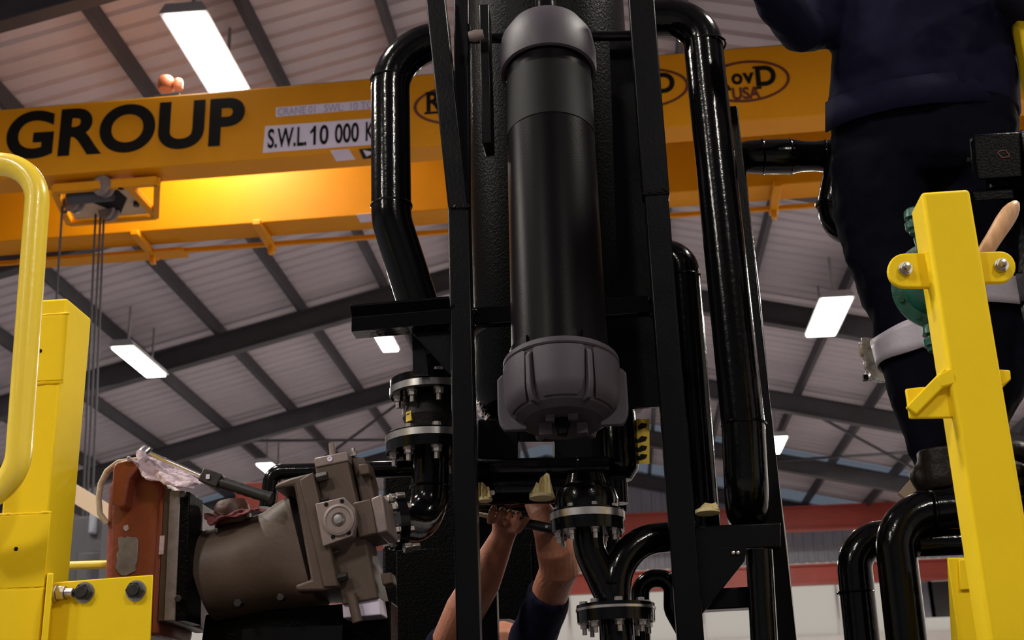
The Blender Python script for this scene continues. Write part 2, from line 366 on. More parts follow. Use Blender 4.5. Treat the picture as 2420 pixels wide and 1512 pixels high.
girder0 = [o for o in crane.children if o.name.startswith('girder')][0]
decal_text('lettering', 'GROUP', (9, 379), (575, 342), 112, girder0, bold=.035, spacing=1.02)
def decal(name, pts, m, parent, off=-.004, th=.003):
    return MB().prism([face(x, y, off) for x, y in pts], CN * th).build(name, m, parent, smooth=0)
s1 = decal('sign_plate', [(652, 276), (652, 254), (945, 231), (945, 251)], 'sign_white', girder0)
for tx_, xa_, xb_ in (('CRANE 01', 656, 745), ('SWL:', 766, 812), ('10 TON', 828, 900)): decal_text('sign_text', tx_, (xa_, 273 - (xa_ - 656) * .076), (xb_, 273 - (xb_ - 656) * .076), 17, s1, m='sign_grey', bold=.0)
s2 = decal('sign_plate', [(621, 361), (627, 298), (958, 274), (956, 336)], 'sign_white', girder0)
for tx_, xa_, xb_ in (('S.W.L.', 632, 724), ('10', 740, 776), ('000', 791, 848), ('KG', 864, 906)): decal_text('sign_text', tx_, (xa_, 351 - (xa_ - 632) * .074), (xb_, 351 - (xb_ - 632) * .074), 46, s2, m='crane_black', bold=.02)
for x_, y_, h_ in ((742, 345, 46),):                   # flag of the figure one
    MB().prism([face(x_, y_ - h_), face(x_ - 9, y_ - h_ + 12), face(x_ - 9, y_ - h_ + 18), face(x_, y_ - h_ + 11)], CN * .003).build('sign_text', 'crane_black', s2, smooth=0)
# oval emblems
def emblem(cx, cy, rx, ry):
    t = []; sl = -.075
    for r0 in (1.0, .93): t.append([face(cx + rx * r0 * cos(a) , cy + ry * (r0 if r0 == 1 else .885) * sin(a) + sl * rx * r0 * cos(a), -.006) for a in [2 * pi * k / 56 for k in range(56)]])
    n = 56; vs = t[0] + t[1]; o = MB().add(vs, [(k, (k + 1) % n, n + (k + 1) % n, n + k) for k in range(n)]).build('emblem_ring', 'logo_brown', girder0, smooth=0)
    def tx(s, x0, y0, x1, h, bold, m): decal_text('emblem_letter', s, (cx + x0, cy + y0 + sl * x0), (cx + x1, cy + y0 + sl * x1), h, o, m=m, bold=bold)
    tx('R', -75, 12, -38, 46, .03, 'crane_black'); tx('o', -34, 6, -8, 26, .03, 'crane_black'); tx('v', -8, 6, 20, 26, .03, 'crane_black'); tx('D', 24, 14, 72, 48, .035, 'crane_black')
    tx('USA', -32, 42, 34, 29, .03, 'logo_brown')
    for a, b, c, d in ((-80, 13, -36, 3), (-78, -34, -52, 3), (18, 15, 36, 3), (14, -34, 34, 3)):   # slab serifs
        MB().prism([face(cx + a, cy + b + sl * a), face(cx + c, cy + b + sl * c), face(cx + c, cy + b + d + 2 + sl * c), face(cx + a, cy + b + d + 2 + sl * a)], CN * .003).build('emblem_serif', 'crane_black', o, smooth=0)
emblem(1083, 246, 106, 47); emblem(1524, 209, 104, 47); emblem(1764, 192, 103, 49)
def under(px, py, z=ZB - .004): return at(px, py, Z=z)
def patch(name, pts, m, parent, z=ZB - .004): return MB().prism([under(x, y, z) for x, y in pts], V((0, 0, .003))).build(name, m, parent, smooth=0)
patch('sticker', [(780, 356), (824, 353), (840, 377), (795, 381)], 'sign_white', girder0)
bs = patch('sticker', [(848, 353), (905, 348), (915, 370), (858, 376)], 'crane_black', girder0)
patch('sticker_arrow', [(858, 355), (886, 360), (866, 370)], 'sign_white', bs, ZB - .008)
girder1 = [o for o in crane.children if o.name.startswith('girder')][1]
patch('sticker', [(842, 507), (900, 502), (908, 521), (852, 526)], 'sign_white', girder1)
# drive housing sitting on the front girder
o0 = on_plane(372, 214, CO + CN * .15, CN); u = mpp(400, 200, 12.1)
dr = MB().lathe([(.0, 0), (17 * u, .0), (19 * u, 4 * u), (19 * u, 26 * u), (15 * u, 33 * u), (0, 35 * u)], o0 + CX * 20 * u + V((0, 0, .0)), n=14).build('drive_motor', 'orange_paint', crane)
MB().lathe([(.0, 0), (12 * u, 0), (13 * u, 18 * u), (9 * u, 25 * u), (0, 26 * u)], o0 + CX * 50 * u, n=14).build('drive_cap', 'orange_paint', dr)
gbox(MB(), (o0 - CO).dot(CX), (o0 - CO).dot(CX) + 62 * u, .06, .24, ZT + .02, ZT + .06).build('motor_foot', 'steel_dark', dr)
# festoon rail with hanging brackets behind the rear girder
zr = ZB - .06
def rail(px, py): return at(px, py, Z=zr)
ra, rb = rail(430, 592), rail(1958, 483)
dvec = (rb - ra).normalized()
rl = MB().bar(ra - dvec * 6, rb + dvec * 4, .05, .05).build('festoon_rail', 'crane_yellow', crane, smooth=0)
for px, py in ((362, 600), (641, 577), (925, 556), (1210, 536), (1500, 516), (1828, 492)):
    p = rail(px, py); q = p - CN * .62; q.z = ZB
    m_ = MB().bar(q + V((0, 0, -.03)), p + CN * .1 + V((0, 0, -.02)), .10, .07).bar(p + V((0, 0, .05)), p + V((0, 0, -.13)), .10, .06, (1, 0, 0))
    m_.build('rail_bracket', 'crane_yellow', crane, bevel=.01)
p = rail(40, 612); q = rail(430, 583)
MB().hexa([p + V((0, 0, -.04)), q + V((0, 0, -.04)), q + CN * .25 + V((0, 0, -.04)), p + CN * .25 + V((0, 0, -.04)), p, q, q + CN * .25, p + CN * .25]).build('cable_tray', 'crane_yellow', crane, smooth=0)
# hoist trolley riding between the girders
tr = thing('hoist_trolley', cp(-5.3, 1.0, ZB - .12), 'open hoist trolley hanging between the two yellow crane girders', 'hoist')
zt_ = ZB - .10
def tz(px, py, z=zt_): return at(px, py, Z=z)
c4 = [tz(164, 524), tz(369, 508), tz(372, 428), tz(128, 447)]
fr = MB()
for a, b in ((0, 1), (1, 2), (2, 3), (3, 0)): fr.bar(c4[a], c4[b], .07, .10)
fr.bar(c4[1], tz(297, 430), .08, .08)
fr.build('trolley_frame', 'crane_yellow', tr, bevel=.008)
pl = MB().prism([tz(176, 519), tz(352, 505), tz(290, 432), tz(150, 445)], V((0, 0, .02)))
pl.build('base_plate', 'beige', tr, smooth=0)
MB().prism([tz(190, 468, zt_ - .012), tz(285, 505, zt_ - .012), tz(300, 470, zt_ - .012), tz(262, 436, zt_ - .012), tz(158, 446, zt_ - .012)], V((0, 0, .01))).build('opening_shade', 'crane_black', tr, smooth=0)  # black sheet, shade of the hoist interior put in as colour
a, b = tz(165, 462), tz(265, 452)
MB().cyl(a + V((0, 0, -.02)), b + V((0, 0, -.02)), .09, n=20).build('rope_drum', 'steel_dark', tr)
for x, y in ((176, 478), (258, 497), (246, 440)):
    c = tz(x, y); MB().lathe([(0, -.06), (.11, -.06), (.12, -.03), (.08, 0), (.12, .03), (.11, .06), (0, .06)], c, (.4, 1, .1), n=18).build('rope_pulley', 'olive_machined', tr)
for x, y in ((152, 501), (286, 446), (322, 487)):
    c = tz(x, y, zt_ - .05); MB().lathe([(0, 0), (.035, 0), (.035, .05), (0, .05)], c, n=10).build('plate_bolt', 'dark_bolt', tr)
c = tz(345, 438); MB().lathe([(0, -.14), (.085, -.14), (.09, .1), (.04, .14), (0, .14)], c + V((0, .05, .1)), (1, .1, 0), n=16).build('hoist_motor', 'red_steel', tr)
hb = at(198, 1330, Y=12.9)
block = thing('hook_block', hb, 'crane hook block hanging on ropes behind the yellow box post', 'hook')
MB().lathe([(0, -.15), (.2, -.15), (.24, -.1), (.24, .1), (.2, .15), (0, .15)], hb, (0, 1, 0), n=24).build('sheave', 'crane_yellow', block)
MB().tube(fillet([hb + V((0, 0, -.2)), hb + V((0, 0, -.45)), hb + V((.18, 0, -.5)), hb + V((.18, 0, -.72)), hb + V((-.1, 0, -.74)), hb + V((-.12, 0, -.6))], .08), .04, n=10).build('hook', 'steel_dark', block)
for (x, y), dx in (((148, 478), -.12), ((238, 500), .0), ((246, 500), .06), ((226, 506), -.04)):
    q = V((hb.x + dx, hb.y, hb.z + .1)) if x > 200 else at(128, 800, Y=12.9)
    MB().cyl(tz(x, y), q, .013, n=6).build('wire_rope', 'steel_dark', tr)

# ================================================================== MACHINE
def P(px, py, Y): return at(px, py, Y=Y)
def U(px, py, Y): return mpp(px, py, Y)
ZD = 1.74                                              # deck of the machine, just below the picture
deck = thing('machine_deck', (.2, 3.4, 0), 'dark steel machine deck carrying frame, pump and posts', 'deck')
MB().bx(-1.45, 1.75, 2.36, 3.46, ZD - .06, ZD).build('deck_plate', 'black_frame', deck, bevel=.004)
for x in (-1.2, 1.5):
    MB().bx(x - .12, x + .12, 2.42, 3.44, ZD - .40, ZD - .06).build('deck_beam', 'black_frame', deck)
    for y in (2.5, 3.35): MB().bx(x - .09, x + .09, y - .09, y + .09, 0, ZD - .40).build('deck_leg', 'black_frame', deck)
def weld(parent, path_c, d, r, m='black_paint'):
    """rough weld bead round a pipe"""
    a, b, dd = axes(d); n = 28
    pts = [V(path_c) + (a * cos(2 * pi * k / n) + b * sin(2 * pi * k / n)) * (r + random.uniform(-.0006, .0008)) + dd * random.uniform(-.0012, .0012) for k in range(n)]
    return MB().tube(pts, .0035, n=6, closed=True).build('weld_bead', m, parent)
def bolt_mesh(r, grip, tail=1.0, m='bolt_steel'):
    """hex head above, nut, washer and thread end below; axis -z, flange top face at 0, underside at -grip"""
    b = MB(); b.hexnut((0, 0, 0), (0, 0, r * 1.1), r * 1.05)
    b.cyl((0, 0, -grip), (0, 0, -grip - r * .25), r * 1.35, n=16).hexnut((0, 0, -grip - r * .25), (0, 0, -grip - r * 1.35), r * 1.12)
    b.cyl((0, 0, r * .5), (0, 0, -grip - r * .5), r * .6, n=10)
    b.cyl((0, 0, -grip - r * 1.3), (0, 0, -grip - r * (1.35 + tail)), r * .62, n=10)
    return mesh_of([(b, m)], 'bolt')

# ------------------------------------------------------------------ black support frame
YF = 3.0
frame = thing('support_frame', (P(1340, 1500, YF).x, YF, ZD), 'black welded steel frame holding the filter and pipes', 'frame')
def post(pts, wd, dp, Y, name='post', m='black_frame'):
    for (a, b) in zip(pts[:-1], pts[1:]):
        MB().bar(P(*a, Y), P(*b, Y), wd, dp, (0, 1, 0)).build(name, m, frame, bevel=.004)
def down(pt, Y):                                       # foot of a post on the deck below pixel pt
    p = P(*pt, Y); return V((p.x, p.y, ZD))
u = U(1100, 900, YF)
MB().bar(down((1110, 1500), YF), P(1086, 486, YF), 53 * u, 50 * u, (0, 1, 0)).build('post', 'black_frame', frame, bevel=.004)
MB().bar(P(1086, 505, YF - .004), P(1026, -40, YF - .004), 50 * u, 44 * u, (0, 1, 0)).build('post', 'black_frame', frame, bevel=.004)
MB().bar(P(1094, 560, YF + .07), P(1092, -40, YF + .07), 40 * u, 40 * u, (0, 1, 0)).build('post', 'black_frame', frame, bevel=.004)
MB().bar(down((1631, 1500), YF), P(1549, 450, YF), 58 * u, 50 * u, (0, 1, 0)).build('post', 'black_frame', frame, bevel=.004)
MB().bar(P(1550, 470, YF - .004), P(1512, -40, YF - .004), 66 * u, 50 * u, (0, 1, 0)).build('post', 'black_frame', frame, bevel=.004)
MB().bar(down((1853, 1500), YF + .19), P(1718, 260, YF + .19), 52 * u, 46 * u, (0, 1, 0)).build('post', 'black_frame', frame, bevel=.004)
for pa, pb in (((1064, 489), (1110, 489)), ((1520, 456), (1581, 448))):       # weld beads at the splices
    pts = [P(pa[0] + (pb[0] - pa[0]) * k / 11, pa[1] + (pb[1] - pa[1]) * k / 11 + random.uniform(-3, 3), YF - .030) for k in range(12)]
    MB().tube(pts, .0045, n=6).build('weld_bead', 'black_paint', frame)
# cross bars between the posts
for (xa, ya, xb, yb, h) in ((1113, 752, 1545, 722, 46),):
    MB().bar(P(xa, ya, YF + .06), P(xb, yb, YF + .06), 30 * u, h * u, (0, 0, 1)).build('cross_bar', 'black_paint', frame, bevel=.003)
for x, y in ((1119, 735), (1118, 772), (1541, 705), (1545, 745)):
    MB().lathe([(0, -.006), (.009, -.004), (.010, 0), (.006, .005), (0, .007)], P(x, y, YF + .035), (0, -1, .3), n=10).build('weld_bead', 'black_paint', frame)
# angle bracket reaching out to the left
a, b = P(836, 764, YF), P(1068, 744, YF)
def prof_bar(p, q, prof):
    """profile in (y, z) swept from p to q"""
    return MB().prism([p + V((0, y * u, z * u)) for y, z in prof], q - p)
prof_bar(a, b, [(-22, -26), (-22, 9), (-44, 31), (-48, 31), (-48, 27), (-27, 5), (-27, -30), (30, -30), (30, -26)]).build('angle_bracket', 'black_paint', frame, smooth=20, bevel=.0012)
ga = [P(974, 786, YF - .0), P(1070, 782, YF), P(1070, 884, YF), P(1058, 878, YF)]
MB().prism(ga, (0, .012, 0)).build('gusset', 'black_frame', frame, smooth=0, bevel=.002)
MB().prism([P(974, 787, YF + .03), P(1000, 787, YF + .03), P(1012, 885, YF + .03), P(976, 885, YF + .03)], (0, .01, 0)).build('gusset', 'black_frame', frame, smooth=0)
# bracket box and gusset low on the right
MB().hexa([P(1642, 1302, YF), P(1845, 1292, YF), P(1845, 1292, YF + .19), P(1642, 1302, YF + .19), P(1642, 1243, YF), P(1845, 1235, YF), P(1845, 1235, YF + .19), P(1642, 1243, YF + .19)]).build('shelf_bracket', 'black_frame', frame, bevel=.003)
MB().prism([P(1645, 1296, YF - .004), P(1766, 1290, YF - .004), P(1760, 1325, YF - .004), P(1652, 1460, YF - .004)], (0, .014, 0)).build('gusset', 'black_frame', frame, smooth=0, bevel=.002)
for x in (1733, 1744): MB().lathe([(0, -.004), (.004, -.004), (.004, .002), (0, .003)], P(x, 1306, YF - .008), (0, -1, 0), n=8).build('rivet', 'bolt_steel', frame)
MB().bar(P(1660, 1420, YF + .1), P(1770, 1414, YF + .1), .06, 46 * u, (0, 0, 1)).build('cross_bar', 'black_frame', frame, bevel=.003)
# top cross bar and pipe stub above the filter
MB().cyl(P(1085, 92, YF + .17), P(1500, 84, YF + .17), 14 * u, n=16).build('top_bar', 'black_paint', frame)
MB().lathe([(0, -.02), (.013, -.02), (.016, 0), (.013, .02), (0, .02)], P(1125, 84, YF - .01), (1, 0, .1), n=14).build('top_fitting', 'olive_machined', frame)
MB().prism([P(x, y, 3.22) for x, y in ((1440, 90), (1540, 80), (1575, 960), (1470, 965))], V((0, .012, 0))).build('rear_plate', 'black_frame', frame)
MB().bx(P(1132, 90, YF).x, P(1155, 90, YF).x, YF + .02, YF + .1, P(1140, 330, YF).z, P(1140, 0, YF).z).build('rear_strip', 'black_frame', frame, bevel=.003)

# ------------------------------------------------------------------ pipes
def pipe(name, pts, r, label, rad, m='black_paint', seams=(), n=24, cat='pipe', group=None, rr=None):
    """pts are world points; seams: (index fraction point, direction)"""
    base = min(pts, key=lambda p: p.z)
    t = thing(name, base, label, cat, group)
    path = fillet(pts, rad, 10)
    MB().tube(path, rr or r, n=n).build('pipe_run', m, t, smooth=50)
    for c, d in seams: weld(t, c, d, r, m)
    return t
u3 = U(930, 400, 3.1); YL = 3.10
pl_ = [P(1060, 96, YL), P(922, 100, YL), P(925, 520, YL), P(1006, 775, YL + .05), P(1030, 840, YL + .06)]
pipe('bent_pipe', pl_, 47 * u3, 'thick glossy black pipe bending down left of the filter', [125 * u3, 150 * u3, .05], seams=[(P(923, 190, YL), (0, 0, 1)), (P(925, 487, YL), (0, 0, 1))])
YR = 3.10; u4 = U(1700, 600, YR)
pr_ = [P(1500, 45, YR), P(1655, 40, YR), P(1757, 1010, YR), P(1766, 1195, YR), P(1768, 1225, YR + .22)]
pipe('bent_pipe', pr_, 49 * u4, 'tall glossy black pipe right of the filter with weld ring low down', [90 * u4, .3, 70 * u4], seams=[(P(1758, 1003, YR), (0, 0, 1)), (P(1668, 108, YR), (0, 0, 1))])
YQ = 3.30; u5 = U(1640, 900, YQ)
pipe('bent_pipe', [P(1490, 606, YQ + .05), P(1612, 604, YQ), P(1662, 1260, YQ), P(1668, 1420, YQ)], 40 * u5, 'shorter black pipe with rounded top behind the right frame post', [55 * u5, .2], seams=[(P(1616, 655, YQ), (0, 0, 1))])
# horizontal reducer pipe towards the standing worker
YH = 3.38; u6 = U(1850, 370, YH)
hp = thing('reducer_pipe', P(1860, 412, YH), 'horizontal black pipe with reducer behind the worker', 'pipe')
hx = [(1690, 31), (1750, 34), (1762, 38), (1800, 41), (1868, 42), (1895, 36), (1925, 35), (1952, 38), (2010, 38)]
path = []; rad_ = []
for x, r_ in hx:
    path.append(P(x, 371 - (x - 1750) * .012, YH)); rad_.append(r_ * u6)
MB().tube(path, rad_, n=24).build('pipe_run', 'black_paint', hp, smooth=60)
for x in (1802, 1868, 1950): weld(hp, P(x, 371 - (x - 1750) * .012, YH), (1, 0, 0), (41 if x < 1900 else 37) * u6)
ve = fillet([P(1690, 380, YH), P(1722, 330, YH), P(1730, 420, YH), P(1790, 800, YH)], 20 * u6)
MB().tube([P(1690, 300, YH + .03), P(1706, 298, YH + .02), P(1722, 318, YH), P(1734, 370, YH), P(1744, 480, YH), P(1770, 700, YH), P(1796, 1000, YH), P(1832, 1290, YH), V((P(1850, 1490, YH).x, YH, ZD))], 26 * u6, n=18).build('pipe_branch', 'black_paint', hp, smooth=60)
# stub running down to the right, cut off by the worker's leg
YS = 3.36; u7 = U(1960, 500, YS)
pipe('bent_pipe', [P(2000, 330, YS), P(1958, 535, YS), P(2060, 552, YS + .1)], 38 * u7, 'short black pipe elbow beside the worker thigh', [52 * u7], seams=[(P(1967, 490, YS), P(1958, 535, YS) - P(2000, 330, YS))])
# pipes low on the right
YB = 2.98; u8 = U(2120, 1300, YB)
pb = pipe('bent_pipe', [V((P(2140, 1500, YB).x, YB, ZD)), P(2108, 1216, YB), P(2300, 1196, YB + .02), P(2760, 1180, YB + .06)], 47 * u8, 'front black pipe elbow under the worker boots', [95 * u8, .1], seams=[(P(2205, 1206, YB), (1, 0, 0))])
YA = 3.14; u9 = U(2020, 1330, YA)
pipe('bent_pipe', [V((P(2035, 1500, YA).x, YA, ZD)), P(2013, 1276, YA), P(2200, 1262, YA), P(2760, 1225, YA)], 41 * u9, 'rear black pipe elbow beside the white wall panel at right', [75 * u9, .1], seams=[(P(2022, 1400, YA), (0, 0, 1))])
pipe('straight_pipe', [P(2168, 1284, YB + .05), P(2760, 1262, YB + .05)], 33 * u8, 'black cross pipe running below the boots', 0)
pipe('straight_pipe', [V((P(1803, 1500, YF).x, YF + .03, ZD)), P(1794, 1300, YF + .03)], 30 * u, 'vertical black pipe under the lower right bracket', 0)

# ------------------------------------------------------------------ tank behind the filter
YT = 3.43; u10 = U(1310, 500, YT)
tk = thing('oil_tank', P(1312, 975, YT), 'large rough black tank standing behind the filter', 'tank')
zt0, zt1 = P(1312, 955, YT).z, P(1312, -60, YT).z
c = P(1308, 500, YT); RT_ = 197 * u10
MB().lathe([(0, zt0 - .05), (RT_ * .6, zt0 - .045), (RT_ * .92, zt0 - .02), (RT_, zt0 + .03), (RT_, zt1)], V((c.x, c.y, 0)), n=56).build('tank_shell', 'black_rough', tk)
MB().lathe([(RT_ + .001, zt0 + .18), (RT_ + .006, zt0 + .185), (RT_ + .006, zt0 + .205), (RT_ + .001, zt0 + .21)], V((c.x, c.y, 0)), n=56, cap=False).build('tank_band', 'black_paint', tk)
for sx in (-1, 1): MB().bx(c.x + sx * .15 - .02, c.x + sx * .15 + .02, YT - .03, YT + .03, P(1312, 1105, YT).z, zt0 - .02).build('tank_foot', 'black_frame', tk)

# ------------------------------------------------------------------ filter
YC = 2.86; uf = U(1310, 600, YC)
ctr = P(1324, 862, YC)                                 # axis point at the bowl rim
fb = thing('filter', P(1318, 1025, YC), 'tall black cartridge filter with grey ribbed bowl hanging in the frame', 'filter')
lean = P(1296, 178, YC + .15) - ctr; Lh = lean.length; ld_ = lean.normalized()
sc = Lh / 684                                          # metres per picture row along the axis
R1 = 111 * uf
MB().lathe([(R1, -10 * sc), (R1, 700 * sc)], ctr, ld_, n=64).build('filter_tube', 'black_matte', fb, smooth=40)
MB().lathe([(R1 + .0012, 517 * sc), (R1 + .0012, 655 * sc)], ctr, ld_, n=64, cap=False).build('label_band', 'black_label', fb)
MB().lathe([(R1 * .96, 690 * sc), (R1 * 1.06, 684 * sc), (R1 * 1.12, 686 * sc), (R1 * 1.145, 700 * sc), (R1 * 1.15, 735 * sc), (R1 * 1.09, 775 * sc), (R1 * .9, 805 * sc), (0, 820 * sc)], ctr, ld_, n=64).build('filter_head', 'black_plastic', fb)
MB().cyl(ctr + ld_ * 810 * sc, ctr + ld_ * 900 * sc, .03, n=20).build('head_port', 'black_paint', fb)
A, B, D_ = axes(ld_)
for k in range(6):                                     # slotted clamp ring
    a0 = 2 * pi * k / 6 + .06 + .45; a1 = a0 + 2 * pi / 6 - .12; rings = []
    for r_, h in ((R1 * 1.0, 2), (R1 * 1.045, 2), (R1 * 1.045, 26), (R1 * 1.0, 28)):
        rings.append([ctr + ld_ * (h * sc) + (A * cos(a0 + (a1 - a0) * j / 8) + B * sin(a0 + (a1 - a0) * j / 8)) * r_ for j in range(9)])
    nn = 9; MB().add([p for r_ in rings for p in r_], [(i * nn + j, i * nn + j + 1, (i + 1) * nn + j + 1, (i + 1) * nn + j) for i in range(3) for j in range(8)]).build('clamp_segment', 'black_matte', fb)
RB = 131 * uf; bc = ctr + V((2 * uf, 0, 0))
bowl = MB().lathe([(R1 * .98, 6 * sc), (RB * .97, 4 * sc), (RB, -1 * sc), (RB * .97, -10 * sc), (RB * .935, -62 * sc), (RB * .90, -90 * sc), (RB * .82, -108 * sc), (RB * .68, -118 * sc), (0, -122 * sc)], bc, ld_, n=64).build('bowl', 'black_plastic', fb, smooth=30)
MB().lathe([(RB * .98, 5 * sc), (RB * 1.015, 2 * sc), (RB * 1.015, -6 * sc), (RB * .99, -9 * sc)], bc, ld_, n=64, cap=False).build('bowl_rim', 'black_plastic', bowl)
e1 = V((1, 0, 0)); e2 = ld_.cross(e1).normalized(); e1 = e2.cross(ld_)
for k in range(6):
    an = pi * k / 3; rd = e1 * cos(an) + e2 * sin(an); tn = ld_.cross(rd)
    ro = 147 * uf if k in (0, 3) else 139 * uf; th_ = 6 * uf; bot = -128 if k in (0, 3) else -112
    poly = [(RB * .80, -16), (ro * .93, -16), (ro, -26), (ro, bot + 36), (ro * .985, bot + 20), (ro * .95, bot + 8), (ro * .90, bot), (RB * .62, bot), (RB * .62, -95)]
    pts = [bc + rd * r_ + ld_ * (h * sc) - tn * th_ for r_, h in poly]
    MB().prism(pts, tn * th_ * 2).build('bowl_fin', 'black_plastic', bowl, smooth=20, bevel=.0025)
for an in [-pi / 2 + pi * k / 3 for k in range(6)]:   # raised panels between fins
    rows = []
    for h, s_ in ((-12, .92), (-15, 1), (-76, .94), (-94, .88), (-104, .75)):
        r_ = RB * (1.02 if h > -20 else 1.0 if h > -80 else .96 if h > -98 else .88)
        rows.append([bc + ld_ * (h * sc) + (e1 * cos(an + a_) + e2 * sin(an + a_)) * r_ for a_ in [.44 * s_ * (-1 + 2 * j / 10) for j in range(11)]])
    nn = 11; vs = [p for r_ in rows for p in r_]
    inner = [p - ((p - bc) - ld_ * (p - bc).dot(ld_)).normalized() * .012 for p in vs]
    n_ = len(vs); m_ = len(rows)
    fs = [(i * nn + j, i * nn + j + 1, (i + 1) * nn + j + 1, (i + 1) * nn + j) for i in range(m_ - 1) for j in range(nn - 1)]
    per = [j for j in range(nn)] + [i * nn + nn - 1 for i in range(1, m_)] + [(m_ - 1) * nn + j for j in range(nn - 2, -1, -1)] + [i * nn for i in range(m_ - 2, 0, -1)]
    fs += [(per[i], per[(i + 1) % len(per)], n_ + per[(i + 1) % len(per)], n_ + per[i]) for i in range(len(per))]
    MB().add(vs + inner, fs).build('bowl_panel', 'black_plastic', bowl, smooth=40)
for x, y, w_, h_, dy in ((1300, 980, 20, 33, -.07), (1354, 976, 22, 32, -.07), (1290, 1014, 30, 30, -.03), (1376, 1012, 24, 26, -.03)):
    p = P(x, y, YC + dy); MB().box(p, (w_ * uf, .02, h_ * uf)).build('drain_lug', 'black_plastic', bowl, bevel=.001)
p = P(1329, 1000, YC - .05); MB().lathe([(0, -.03), (.010, -.03), (.013, -.026), (.013, -.012), (.018, -.01), (.018, .02), (0, .02)], p, n=20).build('drain_plug', 'black_matte', bowl)

# ================================================================== YELLOW LEFT SIDE
YY = 2.55; uy = U(100, 1000, YY)
yp = thing('box_post', (P(60, 1500, YY).x, YY, ZD), 'yellow box section post with welded plates behind the curved handrail', 'post')
xr = P(146, 850, YY).x; xl = xr - .10; ztop = P(158, 704, YY).z
MB().bx(xl, xr, YY, YY + .135, ZD, ztop).build('post_body', 'yellow_paint', yp, bevel=.006, seg=3)
def plate(px0, px1, y0, y1, name='cover_plate', th=.006):
    a = P(px0, y0, YY - th); b = P(px1, y1, YY - th)
    pl = MB().hexa([V((min(xl + .004, a.x), YY - th, b.z)), V((b.x, YY - th, b.z)), V((b.x, YY, b.z)), V((min(xl + .004, a.x), YY, b.z)), V((min(xl + .004, a.x), YY - th, a.z)), V((b.x, YY - th, a.z)), V((b.x, YY, a.z)), V((min(xl + .004, a.x), YY, a.z))]).build(name, 'yellow_paint', yp, bevel=.0015)
    for zz in (a.z + .003, b.z - .003):
        MB().tube([V((xl + (b.x - xl) * k / 12, YY - .002 + random.uniform(-.001, .001), zz + random.uniform(-.0012, .0012))) for k in range(13)], .0035, n=6).build('weld_bead', 'yellow_paint', pl)
    return pl
p1_ = plate(90, 148, 747, 897); p2_ = plate(0, 104, 1219, 1386)
for pl, x, y in ((p1_, 95, 829), (p2_, 38, 1297)):
    MB().lathe([(0, -.001), (.0042, -.001), (.0042, .001), (0, .001)], P(x, y, YY - .0065), (0, -1, 0), n=12).build('screw_hole_shade', 'crane_black', pl)  # black disc, the shade inside the hole put into its colour
MB().bx(xl, P(104, 1420, YY).x, YY - .007, YY, ZD, P(80, 1392, YY).z).build('cover_plate', 'yellow_paint', yp, bevel=.002)
# bolted bracket plate at the foot
br = thing('bracket_plate', (P(240, 1500, 2.5).x, 2.5, ZD), 'yellow bolted bracket plate in front of the red housing', 'bracket')
MB().hexa([V((P(127, 1430, 2.5).x, 2.5, ZD)), V((P(360, 1430, 2.5).x, 2.5, ZD)), V((P(360, 1430, 2.5).x, 2.515, ZD)), V((P(127, 1430, 2.5).x, 2.515, ZD)), P(127, 1376, 2.5), P(362, 1358, 2.5), P(362, 1358, 2.515), P(127, 1376, 2.515)]).build('plate_body', 'yellow_paint', br, bevel=.002)
MB().hexa([V((P(112, 1430, 2.47).x, 2.455, ZD)), V((P(127, 1430, 2.47).x, 2.455, ZD)), V((P(127, 1430, 2.47).x, 2.60, ZD)), V((P(112, 1430, 2.47).x, 2.60, ZD)), P(112, 1355, 2.455), P(127, 1354, 2.455), P(127, 1354, 2.60), P(112, 1355, 2.60)]).build('plate_flange', 'yellow_paint', br, bevel=.002)
for x, y in ((200, 1400), (322, 1396)):
    p = P(x, y, 2.5); b_ = MB().hexnut(p, p + V((0, -.016, 0)), 19 * uy).cyl(p + V((0, -.016, 0)), p + V((0, -.019, 0)), 13 * uy, n=16).build('hex_bolt', 'dark_bolt', br, bevel=.001)
    MB().cyl(p, p + V((0, -.003, 0)), 23 * uy, n=24).build('washer', 'zinc', b_)
p = P(127, 1402, 2.49); b_ = MB().cyl(p, p + V((.008, 0, 0)), 19 * uy, n=20).hexnut(p + V((.008, 0, 0)), p + V((.024, 0, 0)), 17 * uy).cyl(p + V((.024, 0, 0)), p + V((.040, 0, 0)), 11 * uy, n=14).build('hex_bolt', 'bolt_steel', br, bevel=.001)
# curved handrail
YRl = 2.42; ur = U(60, 700, YRl)
MBp = fillet([P(-160, 388, YRl), P(94, 388, YRl), P(38, 1165, YRl), P(-170, 1205, YRl)], [115 * ur, 105 * ur], 14)
tag(MB().tube(MBp, 29 * ur, n=28).build('handrail', 'yellow_rail', smooth=60), 'glossy yellow tubular handrail curving in at the left edge', 'handrail')
# thin yellow rail behind the post
tag(MB().cyl(P(-60, 1343, 2.9), P(330, 1331, 2.9), 10 * U(180, 1333, 2.9), n=16).build('guard_rail', 'yellow_rail'), 'thin yellow rail running behind the box post', 'rail')
